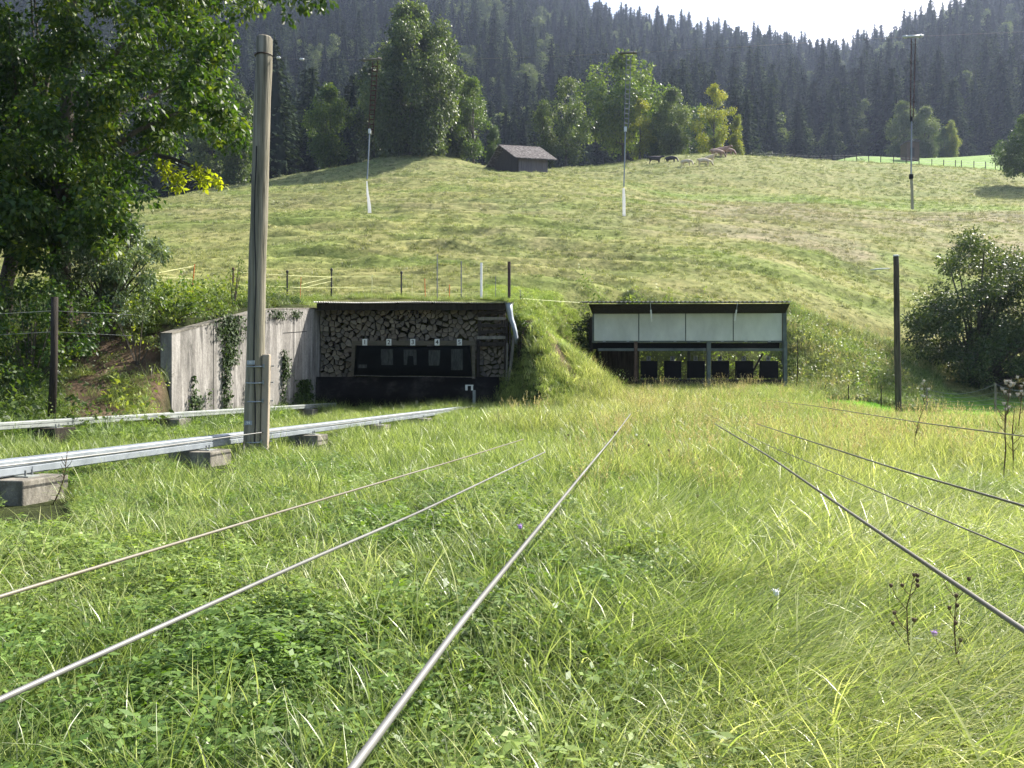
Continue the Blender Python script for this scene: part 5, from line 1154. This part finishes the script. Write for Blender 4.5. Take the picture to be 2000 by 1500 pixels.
# silvery shrub drooping right under the big tree
blS = fillpoly([(190, 440), (250, 420), (290, 470), (325, 500), (300, 530), (270, 560), (210, 590), (160, 560), (140, 500)], 44, 18.2, 20, 14, 26, 4) + fillpoly([(110, 480), (230, 440), (300, 500), (320, 540), (280, 600), (260, 640), (150, 640), (100, 560)], 44, 17.6, 19.5, 13, 24, 8)
x, y = at(210, 600, 19).x, 19.0; z = gz(x, y); t = thing('shrub', (x, y, z), 'shiny grey green shrub drooping at the top of the left bank', 'shrub')
bl = [(a - x, b - y, c - z, d, e) for a, b, c, d, e in px_blobs(blS)]; V, F, tt = blob_leaves(r, bl, 2600, .10, .6, .2, aspect=.38); link('foliage', crown_mesh('foliage', V, F, tt), M['leaf_silver'], t)
mb = MB()
for q in bl[::3]: mb.tube([(0, 0, -.1), (q[0] * .4, q[1] * .4, q[2] * .6), q[:3]], [.035, .02, .008], 5)
me_ = bpy.data.meshes.new('stems'); me_.from_pydata([tuple(v_) for v_ in mb.v], [], mb.f); me_.materials.append(M['bark']); link('stems', me_, None, t)
# brambles at the wall top
def px_shrub(name, label, blobs, base, mat, per, size, aspect=.55, down=.3):
    x, y = at(*base).x, base[2]; z = gz(x, y); t = thing(name, (x, y, z), label, 'shrub'); rr = np.random.RandomState(int(base[0]))
    bl = [(a - x, b - y, c - z, d, e) for a, b, c, d, e in px_blobs(blobs)]; V, F, tt = blob_leaves(rr, bl, per, size, down, .2, aspect=aspect); link('foliage', crown_mesh('foliage', V, F, tt), mat, t)
    mb = MB()
    for q in bl[::3]: mb.tube([(0, 0, -.1), (q[0] * .5, q[1] * .5, q[2] * .5), q[:3]], [.02, .012, .005], 4)
    me_ = bpy.data.meshes.new('stems'); me_.from_pydata([tuple(v_) for v_ in mb.v], [], mb.f); me_.materials.append(M['bark']); link('stems', me_, None, t); return t
px_shrub('shrub', 'leafy sunlit brambles spilling over the low end of the concrete wall', fillpoly([(270, 575), (330, 565), (400, 590), (440, 600), (420, 625), (370, 635), (330, 648), (290, 650), (250, 620)], 36, 19.0, 20.6, 10, 18, 12), (330, 630, 19.8), M['leaf_green'], 2600, .08)
px_shrub('shrub', 'tall thin weeds standing over the wall just left of the pole', fillpoly([(425, 545), (450, 520), (475, 500), (470, 560), (480, 610), (430, 615)], 22, 21.5, 22.3, 5, 10, 13), (455, 600, 22.4), M['leaf_green'], 2400, .05)
px_shrub('shrub', 'dark bush growing beside the left end of the target shelter', fillpoly([(1118, 650), (1135, 625), (1158, 615), (1165, 700), (1200, 750), (1170, 740)], 30, 29.8, 31, 8, 14, 14), (1140, 680, 31), M['leaf_bush'], 1500, .10)
px_shrub('shrub', 'green weeds climbing beside the right corner of the firewood shed', fillpoly([(1005, 605), (1020, 598), (1028, 640), (1020, 680), (1010, 740), (1000, 760), (1000, 700)], 20, 25.9, 26.6, 5, 9, 15), (1012, 740, 26.2), M['leaf_green'], 3500, .055)

px_shrub('shrub', 'dark undergrowth bushes filling the shaded left bank around the old fence', fillpoly([(-60, 520), (80, 530), (130, 560), (200, 580), (210, 640), (150, 700), (90, 735), (-60, 745)], 80, 15.4, 18.8, 18, 30, 16), (60, 640, 17.2), M['leaf_near'], 1500, .085)
px_shrub('shrub', 'dark scrub with dry stems left of the low end of the wall', fillpoly([(200, 600), (300, 600), (318, 650), (318, 690), (300, 680), (285, 650), (220, 630)], 16, 17.4, 18.6, 9, 17, 17), (270, 660, 18.2), M['leaf_bush'], 1500, .06)
# ivy on the wall
def ivy(spans, label, size=.075, dens=1000):
    """spans: (Y, z_low, z_high, halfwidth) along the wall face"""
    rr = np.random.RandomState(int(spans[0][0] * 10)); cs = []
    for (Y, za, zb_, hw) in spans:
        k = int(dens * (zb_ - za) * hw * 2); yy = Y + rr.normal(size=k) * hw * .55; zz = za + (zb_ - za) * rr.rand(k); cs.append(np.stack([-6.1 + .1756 * (yy - 26) + .03 + .10 * rr.rand(k) ** 1.5, yy, zz], 1))
    c = np.concatenate(cs); k = len(c); n_ = rr.normal(size=(k, 3)) * .35 + np.array((1, -.17, .35)); d_ = rr.normal(size=(k, 3)) * .5 + np.array((0, 0, -1)); l = size * (.5 + .8 * rr.rand(k))
    V, F = leaves(c, d_, n_, l, l * .8); loc = Vector((-6.1 + .1756 * (spans[0][0] - 26), spans[0][0], .1)); me_ = crown_mesh('ivy', V - np.array(loc), F, rr.rand(k)); tag(link('ivy', me_, M['ivy'], None, loc), label, 'ivy', 'ivy on the concrete wall')
ivy([(20.6, 2.1, 2.75, .62), (20.6, 1.5, 2.2, .34), (20.4, .9, 1.6, .17), (20.4, .1, .9, .18)], 'broad ivy curtain hanging down the wall left of the tall pole')
ivy([(19.05, .1, .75, .24), (19.0, .7, 1.2, .06)], 'small ivy clump at the foot of the wall near its low end')
ivy([(23.55, .1, 2.0, .10), (23.7, 1.2, 1.8, .2), (23.4, .1, .5, .3)], 'narrow ivy climbing the wall just right of the tall pole')
ivy([(24.8, .1, .75, .55), (24.95, .6, 1.15, .4)], 'bushy ivy at the foot of the wall beside the firewood shed', dens=2200)
ivy([(19.6, .0, .9, .05), (21.4, .1, 1.1, .05)], 'thin sparse ivy strands low on the wall around the broad curtain', .05)
ivy([(23.2, 2.85, 3.08, .5), (24.3, 2.95, 3.18, .4)], 'ivy fringe along the wall coping right of the tall pole', .06)

# right round bush
x, y = at(1905, 760, 35).x, 35.; z = gz(x, y); t = thing('round_bush', (x, y, z - .1), 'big round olive green bush behind the wire fence at the right edge', 'bush')
rr = np.random.RandomState(33)
poly = [(1785, 640), (1790, 600), (1822, 560), (1850, 500), (1880, 460), (1905, 448), (1940, 480), (1990, 500), (2060, 510), (2150, 540), (2200, 620), (2180, 740), (1990, 745), (1880, 740), (1830, 720), (1800, 690)]
bl = [(a - x, b - y, c - z, d, e) for a, b, c, d, e in px_blobs(fillpoly(poly, 260, 33.2, 37.5, 17, 34, 31))]
V, F, tt = blob_leaves(rr, bl, 1150, .125, .2, .3, aspect=.5); link('crown', crown_mesh('crown', V, F, tt), M['leaf_bush'], t)
mb = MB()
for q in bl[::6]: mb.tube([(0, 0, -.2), (q[0] * .35, q[1] * .35, q[2] * .5), q[:3]], [.09, .05, .02], 5)
me_ = bpy.data.meshes.new('stems'); me_.from_pydata([tuple(v_) for v_ in mb.v], [], mb.f); me_.materials.append(M['bark']); link('stems', me_, None, t)

# ------------------------------------------------------------------ knoll tree and the belt of trees
kt = list(make_tree('knoll', 41, 21.5, 7.6, 1.0, 120, 1.75, 260, .40, M['leaf_knoll'], .5, .55, 1.15, .9, .2))
def spot(px_, Y): x = (px_ - 1000) / FP * Y; return (x, Y, gz(x, Y) - .15)
put_tree('lime_tree', kt, spot(805, 121), 'massive dense tree crowning the knoll, its shadow falling left', scale=1.0)
pr = {'oval': list(make_tree('oval', 51, 12, 3.4, 1.6, 46, 1.15, 330, .30, M['leaf_green'], .22, .7, 1.0)),
      'wide': list(make_tree('wide', 52, 12, 4.8, 3.2, 50, 1.35, 260, .32, M['leaf_green'], .25, .6, .8)),
      'loose': list(make_tree('loose', 53, 13, 3.6, 1.5, 34, 1.0, 330, .28, M['leaf_green'], .2, .6, .9, wobble=.5)),
      'slim': list(make_tree('slim', 54, 12, 2.2, 1.2, 36, .95, 340, .28, M['leaf_green'], .18, .7, 1.2))}
BELT = [('birch_tree', 'oval', 645, 128, 12.8, None, 'bushy mid green tree left of the knoll, alone before dark forest'), ('broadleaf_tree', 'slim', 465, 132, 17, 'leaf_knoll', 'olive green tree directly behind the top of the left pole'),
        ('broadleaf_tree', 'oval', 415, 136, 15, 'leaf_knoll', 'dark tree between the huge left tree and the pole'), ('broadleaf_tree', 'slim', 730, 130, 17, 'leaf_bush', 'slender dark tree pressed against the left side of the knoll tree'),
        ('broadleaf_tree', 'loose', 925, 127, 13.5, None, 'loose light green tree right of the knoll tree'), ('broadleaf_tree', 'oval', 893, 131, 14.5, 'leaf_knoll', 'grey green tree tucked behind the right side of the knoll tree'),
        ('broadleaf_tree', 'slim', 965, 131, 7.5, None, 'small green tree just left of the barn'), ('broadleaf_tree', 'loose', 1105, 134, 14.5, 'leaf_knoll', 'tall loose tree rising directly behind the barn roof'),
        ('broadleaf_tree', 'slim', 1062, 136, 12, 'leaf_knoll', 'dark slim tree behind the ridge of the barn'), ('broadleaf_tree', 'wide', 1218, 150, 20, None, 'round topped green tree behind the middle hanging marker'),
        ('broadleaf_tree', 'loose', 1250, 141, 10.5, 'leaf_autumn', 'yellowing tree right of the middle hanging marker'), ('broadleaf_tree', 'oval', 1312, 142, 12, 'leaf_knoll', 'dense green tree above the two black cows'),
        ('broadleaf_tree', 'wide', 1362, 180, 19, None, 'tall pale green tree farther back above the cream cows'), ('broadleaf_tree', 'loose', 1395, 141, 12.5, 'leaf_autumn', 'tall yellow green tree above the brown cows'),
        ('broadleaf_tree', 'slim', 1440, 141, 7.5, 'leaf_autumn', 'small yellow tree at the right end of the tree belt'), ('broadleaf_tree', 'slim', 1282, 143, 9, 'leaf_green', 'slim green tree between yellowing and dense trees'),
        ('broadleaf_tree', 'oval', 1765, 215, 16, 'leaf_far', 'grey green tree left of the right hanging marker, behind the meadow'), ('broadleaf_tree', 'oval', 1806, 212, 14, 'leaf_far', 'grey green tree just right of the small hut'),
        ('broadleaf_tree', 'oval', 1845, 206, 8, None, 'low rounded light green tree behind the right meadow'), ('broadleaf_tree', 'slim', 1858, 204, 9.5, 'leaf_autumn', 'small yellow green tree on the far side of the right meadow'),
        ('broadleaf_tree', 'wide', 2012, 120, 10.5, 'leaf_green', 'green tree cut by the right picture edge above the meadow')]
for (nm, k, px_, Y, h_, mt, lb) in BELT:
    base = {'oval': 12, 'wide': 12, 'loose': 13, 'slim': 12}[k]; put_tree(nm, pr[k], spot(px_, Y), lb, 'broadleaf trees along the edge of the pasture', h_ / base, rnd.uniform(0, 6.28), mat=M[mt] if mt else None)
# little bushes on the crest
bsh = np_mesh('bush', *blob_leaves(np.random.RandomState(8), [(.5 * math.cos(k), .5 * math.sin(k), .5, .5, .5) for k in range(6)], 160, .16, .2, .3)[:2]); bsh.materials.append(M['leaf_bush'])
for px_, Y, s, lb in ((1472, 135, 1.0, 'small dark bush on the crest right of the cows, leftmost'), (1497, 130, 1.2, 'dark bush on the slope just right of the cows, lowest'), (1524, 137, .9, 'small bush on the crest near the start of the far fence'),
                      (1677, 152, 1.2, 'low bush at the near edge of the bright right meadow'), (930, 92, .55, 'small dark tussock bush left of the barn on the pasture'), (875, 43.5, .22, 'small dark weed on the pasture above the shed roof'), (1512, 43, .25, 'single dark weed on the open slope above the target shelter')):
    o = bpy.data.objects.new('small_bush', bsh); C.objects.link(o); o.location = spot(px_, Y); o.scale = (s, s, s * .9); o.rotation_euler = (0, 0, rnd.uniform(0, 6)); tag(o, lb, 'bush', 'small bushes on the pasture')

# ------------------------------------------------------------------ the mountain forest
def spruce(seed, h=24, R=3.6):
    r_ = np.random.RandomState(seed); cs, ds, ns, ls = [], [], [], []
    nt_ = 36
    for k in range(nt_):
        f = (k + r_.rand() * .7) / nt_; z = h * (.08 + .9 * f); rad_ = R * (1 - f) ** .8 * (.85 + .35 * r_.rand()) + .15; nb = int(7 + 9 * (1 - f))
        for b in range(nb):
            a = r_.rand() * 2 * math.pi; L_ = rad_ * (.7 + .45 * r_.rand()); q = np.array((math.cos(a), math.sin(a), 0))
            for s in np.linspace(.3, 1, max(2, int(4 * L_ / R + 3))):
                c = q * L_ * s + np.array((0, 0, z - .22 * L_ * s * s + r_.normal() * .1)); cs.append(c); ds.append(q * .8 + np.array((r_.normal() * .35, r_.normal() * .35, -.45 + r_.normal() * .2))); ns.append((r_.normal() * .5, r_.normal() * .5, 1)); ls.append(.75 + .7 * r_.rand() * (1.1 - f))
    cs = np.array(cs); ls = np.array(ls); V, F = leaves(cs, np.array(ds), np.array(ns), ls, ls * .55)
    T_ = r_.rand(len(F)); tip = np.array([(0, 0, h * .96), (.12, 0, h * .96), (0, 0, h * 1.04), (-.12, 0, h * .96)]); 
    tk = MB().tube([(0, 0, -1), (0, 0, h * .5), (0, 0, h * .95)], [.30, .2, .04], 6); tv = np.array([tuple(v_) for v_ in tk.v]); tf = np.array([f_ for f_ in tk.f if len(f_) == 4])
    nk = 9; cv = []; cf = []
    for j_ in range(6):
        fz = .12 + .84 * j_ / 5
        for a_ in range(nk): q_ = R * .55 * (1 - fz) ** .9 * (.8 + .4 * r_.rand()); cv.append((math.cos(a_ * 6.283 / nk) * q_, math.sin(a_ * 6.283 / nk) * q_, h * fz + .5 * r_.normal()))
    for j_ in range(5):
        for a_ in range(nk): cf.append((j_ * nk + a_, j_ * nk + (a_ + 1) % nk, (j_ + 1) * nk + (a_ + 1) % nk, (j_ + 1) * nk + a_))
    V2, F2, T2 = join3((np.array(cv), np.array(cf), np.full(len(cf), .2)), (V, F, T_), (tip, np.array([[0, 1, 2, 3]]), np.array([.5])), (tv, tf, np.zeros(len(tf))))
    me_ = crown_mesh('spruce', V2, F2, T2); me_.materials.append(M['needle']); return me_
SPm = [spruce(1, 27, 5.6), spruce(2, 30, 5.0), spruce(3, 25, 6.0), spruce(4, 28, 4.4)]
fb = [make_tree('forest tree', 61, 16, 5, 2, 40, 1.9, 45, .7, M['leaf_far'], .3, .6, .85), make_tree('forest tree b', 62, 18, 4.2, 3, 36, 1.7, 48, .65, M['leaf_far'], .3, .7, 1.0)]
FBm = [f_[0] for f_ in fb]
for m_ in FBm: m_.materials.append(M['leaf_far'])
px_l, py_l = [], []
X, Y = [], []
yv = 226.0
while yv < 690:
    sp = 8.0 + yv * .0045; xv = -.78 * yv
    while xv < .78 * yv:
        X.append(xv + rnd.uniform(-.42, .42) * sp); Y.append(yv + rnd.uniform(-.42, .42) * sp); xv += sp
    yv += sp * .95
# nearer dark stand behind the left belt
for _ in range(150):
    y_ = rnd.uniform(140, 226); p_ = rnd.uniform(-250, 740)
    X.append((p_ - 1000) / FP * y_); Y.append(y_)
for _ in range(60):
    y_ = rnd.uniform(196, 226); p_ = rnd.uniform(740, 1480)
    X.append((p_ - 1000) / FP * y_); Y.append(y_)
X = np.array(X); Y = np.array(Y); Zt = ground(X, Y); hgt = (.55 + .6 * rs.rand(len(X)) ** .8) * np.where(Y < 226, .82, 1); k = ~hidden(X, Y, Zt + 24 * hgt, 0); X, Y, Zt, hgt = X[k], Y[k], Zt[k], hgt[k]
p = px_of(X, Y); k = ~((p > 1560) & (Y < 232)); X, Y, Zt, hgt, p = X[k], Y[k], Zt[k], hgt[k], p[k]
bro = ((fbm(X / 24, Y / 40 + 77, 2) > .54) | ((p > 850) & (p < 1060) & (Y > 240) & (Y < 480))) & (rs.rand(len(X)) < .45) & (Y > 238) & (Y < 600) | (rs.rand(len(X)) < .04)
order = np.argsort(Y / hgt); isp = [i for i in order if not bro[i]]; ibr = [i for i in order if bro[i]]
one = set(isp[:290]); oneb = set(ibr[:110])
for i in sorted(one | oneb):
    b_ = i in oneb; me_ = FBm[int(rs.randint(2))] if b_ else SPm[int(rs.randint(4))]
    o = bpy.data.objects.new('forest_tree' if b_ else 'spruce_tree', me_); C.objects.link(o); o.location = (X[i], Y[i], Zt[i] - .3); s = float(hgt[i]) * (.95 if b_ else .98)
    o.scale = (s * (.9 + .25 * rs.rand()), s * (.9 + .25 * rs.rand()), s); o.rotation_euler = (0, 0, rs.rand() * 6.28)
    if b_: tag(o, 'rounder pale broadleaf tree among the spruces of the mountainside', 'tree', 'broadleaf trees scattered in the mountain forest')
    else: tag(o, 'dark pointed spruce in the forest below and on the mountainside', 'tree', 'spruces of the mountain forest')
rest = np.array([i for i in range(len(X)) if i not in one and i not in oneb]); n = len(rest)
pid = np.where(bro[rest], 4 + rs.randint(2, size=n), rs.randint(4, size=n)); s_ = hgt[rest]
scatter('forest', np.stack([X[rest], Y[rest], Zt[rest] - .3], 1), pid, np.stack([s_, s_, s_], 1), euler_rand(n, .02), np.ones((n, 4)), [bpy.data.objects.new('src', m_) for m_ in SPm + FBm],
        label='dense dark spruce forest climbing the mountain to the skyline', cat='forest')
print('forest', len(X), 'rest', n)

# ------------------------------------------------------------------ tall weeds in the meadow
def weed(px_, ptop, pbot, Y, label, heads, nbr, seed, head_mat='stalk', lean=0, hr_=.012, leaf=False, stem=.0035):
    rr = random.Random(seed); b = at(px_, pbot, Y); b.z = gz(b.x, b.y); a = at(px_ + lean, ptop, Y); t = thing('tall_weed', b, label, 'weed', 'tall weeds standing in the meadow')
    H_ = a - b; pts = [b + H_ * f + Vector((.02 * math.sin(f * 5 + seed), .01, 0)) for f in (0, .25, .5, .75, 1)]
    mb = MB().tube(pts, [stem * 1.4, stem * 1.2, stem, stem * .8, stem * .5], 5); tips = [pts[-1]]
    for k in range(nbr):
        f = rr.uniform(.45, .98); p0 = b + H_ * f + Vector((.02 * math.sin(f * 5 + seed), .01, 0)); L_ = H_.length * rr.uniform(.08, .22); an = rr.uniform(0, 6.28)
        p1 = p0 + Vector((math.cos(an) * L_ * .6, math.sin(an) * L_ * .4, L_ * .8)); mb.tube([p0, p0.lerp(p1, .5) + Vector((math.cos(an) * L_ * .1, 0, 0)), p1], [stem * .6, stem * .5, stem * .35], 4); tips.append(p1)
    mb.build('stem', M['stalk'], t)
    if heads:
        for q in tips[:heads]:
            hm = MB(); hm.tube([q - Vector((0, 0, hr_)), q - Vector((0, 0, hr_ * .3)), q + Vector((0, 0, hr_ * .6)), q + Vector((0, 0, hr_ * 1.1))], [hr_ * .4, hr_, hr_ * .95, hr_ * .3], 7)
            for k in range(9): an = k * .7; hm.bar(q + Vector((0, 0, hr_ * .3)), q + Vector((math.cos(an) * hr_ * 1.5, math.sin(an) * hr_ * 1.5, hr_ * rr.uniform(.6, 1.6))), hr_ * .25, hr_ * .1)
            hm.build('flower_head', M[head_mat], t)
    if leaf:
        r_ = np.random.RandomState(seed); k = 14; f = r_.rand(k) * .6; c = np.array([tuple(b + H_ * q) for q in f]) - np.array(b); V, F = leaves(c, r_.normal(size=(k, 3)) * np.array((1, 1, .4)), r_.normal(size=(k, 3)) * .3 + np.array((0, 0, 1)), np.full(k, .06), np.full(k, .016))
        link('leaf', crown_mesh('leaf', V, F, r_.rand(k)), M['leaf_green'], t)
weed(1770, 1125, 1410, 2.6, 'dark seeded weed standing upright in the right foreground', 9, 11, 1, lean=22, hr_=.006, stem=.0022, leaf=True)
weed(1905, 1165, 1430, 2.5, 'branching green weed nearest the lower right corner', 6, 8, 2, lean=-42, hr_=.006, stem=.0024, leaf=True)
weed(1490, 1160, 1290, 3.1, 'thin weed with one white flower head in the lower right meadow', 1, 3, 3, 'white_petal', 17, .011, stem=.002)
weed(1835, 1240, 1380, 2.7, 'low weed with a small purple flower near the right foreground', 1, 2, 4, 'purple', -12, .009, stem=.002)
weed(1020, 1030, 1100, 4.2, 'small purple flower beside the middle cable', 1, 1, 5, 'purple', 0, .011, stem=.002)
weed(1955, 790, 955, 7.4, 'tall dark dry stalk at the right, left of a pair', 0, 7, 6, lean=14, stem=.006, leaf=True)
weed(1975, 800, 945, 7.8, 'tall dark dry stalk at the right, right of a pair', 0, 6, 7, lean=10, stem=.006)
weed(1780, 800, 915, 10, 'dark double stalk in the yellow grass below the right pole', 0, 6, 8, lean=22, stem=.006)
weed(1965, 745, 870, 12.5, 'thistle with white downy heads before the round bush', 14, 16, 9, 'thistle', 6, .022, stem=.007)
weed(1990, 755, 870, 12.8, 'thistle with white downy heads at the very right edge', 10, 12, 10, 'thistle', 4, .02, stem=.007)
weed(1803, 745, 800, 24, 'pale dry thistle next to the first sagging fence post', 7, 9, 11, 'thistle', 2, .035, stem=.01)
weed(105, 880, 985, 7.0, 'dry reddish brown weed before the block at the left edge', 0, 9, 12, lean=30, stem=.005, leaf=True)
WL = ['lone dark stalk with a bud between the two left cables, far off', 'thin dark stalk just left of the middle cable, far off', 'dark stalk right beside the middle cable near the dip of the grass', 'dark stalk in the group right of the middle cable, upper left one', 'dark stalk in the group right of the middle cable, lower centre one',
 'tallest dark stalk in the group right of the middle cable', 'dark stalk at the upper right of the group right of the middle cable', 'dark stalk just left of the dark right hand cable', 'dark stalk left of the middle cable with pale bud', 'dark stalk crossing below the middle of the silver cable', 'thin dark stalk far off before the target shelter', 'dark stalk between the thin wire and dark right cable', 'dark stalk between thin wire and brown grey cable at right', 'dark stalk midway between silver and dark right cables, nearest']
for k, (x, y0, y1, Y) in enumerate(((1050, 864, 900, 11), (1110, 850, 905, 10), (1190, 845, 935, 8.2), (1245, 850, 905, 9.5), (1265, 870, 935, 8.5), (1310, 880, 940, 8.2), (1345, 858, 905, 10), (1400, 905, 950, 8.5), (1150, 905, 950, 8), (1205, 955, 1010, 6.3), (1310, 800, 840, 15), (1560, 900, 945, 8.3), (1690, 920, 960, 8), (1360, 970, 1020, 6))):
    weed(x, y0, y1, Y, WL[k], 1, 4, 20 + k, 'stalk' if k % 3 else 'white_petal', rnd.uniform(-8, 12), .011, stem=.003)

# ------------------------------------------------------------------ haze
hm_, N, L = newmat('valley haze'); o_ = N.new('ShaderNodeOutputMaterial'); pv = N.new('ShaderNodeVolumePrincipled')
pv.inputs['Color'].default_value = (.60, .72, 1.0, 1); pv.inputs['Density'].default_value = HAZE_DENSITY; pv.inputs['Anisotropy'].default_value = .35
L.new(pv.outputs[0], o_.inputs['Volume'])
zmin = float(Z_.min()) - 1.5; zmax = float(Z_.max()) + 40
mb = MB().box((0, 345, (zmin + zmax) / 2), (1900, 730, zmax - zmin)); tag(mb.build('haze', hm_, None, (0, 345, 0)), 'bluish haze filling the valley', 'haze', kind='stuff')
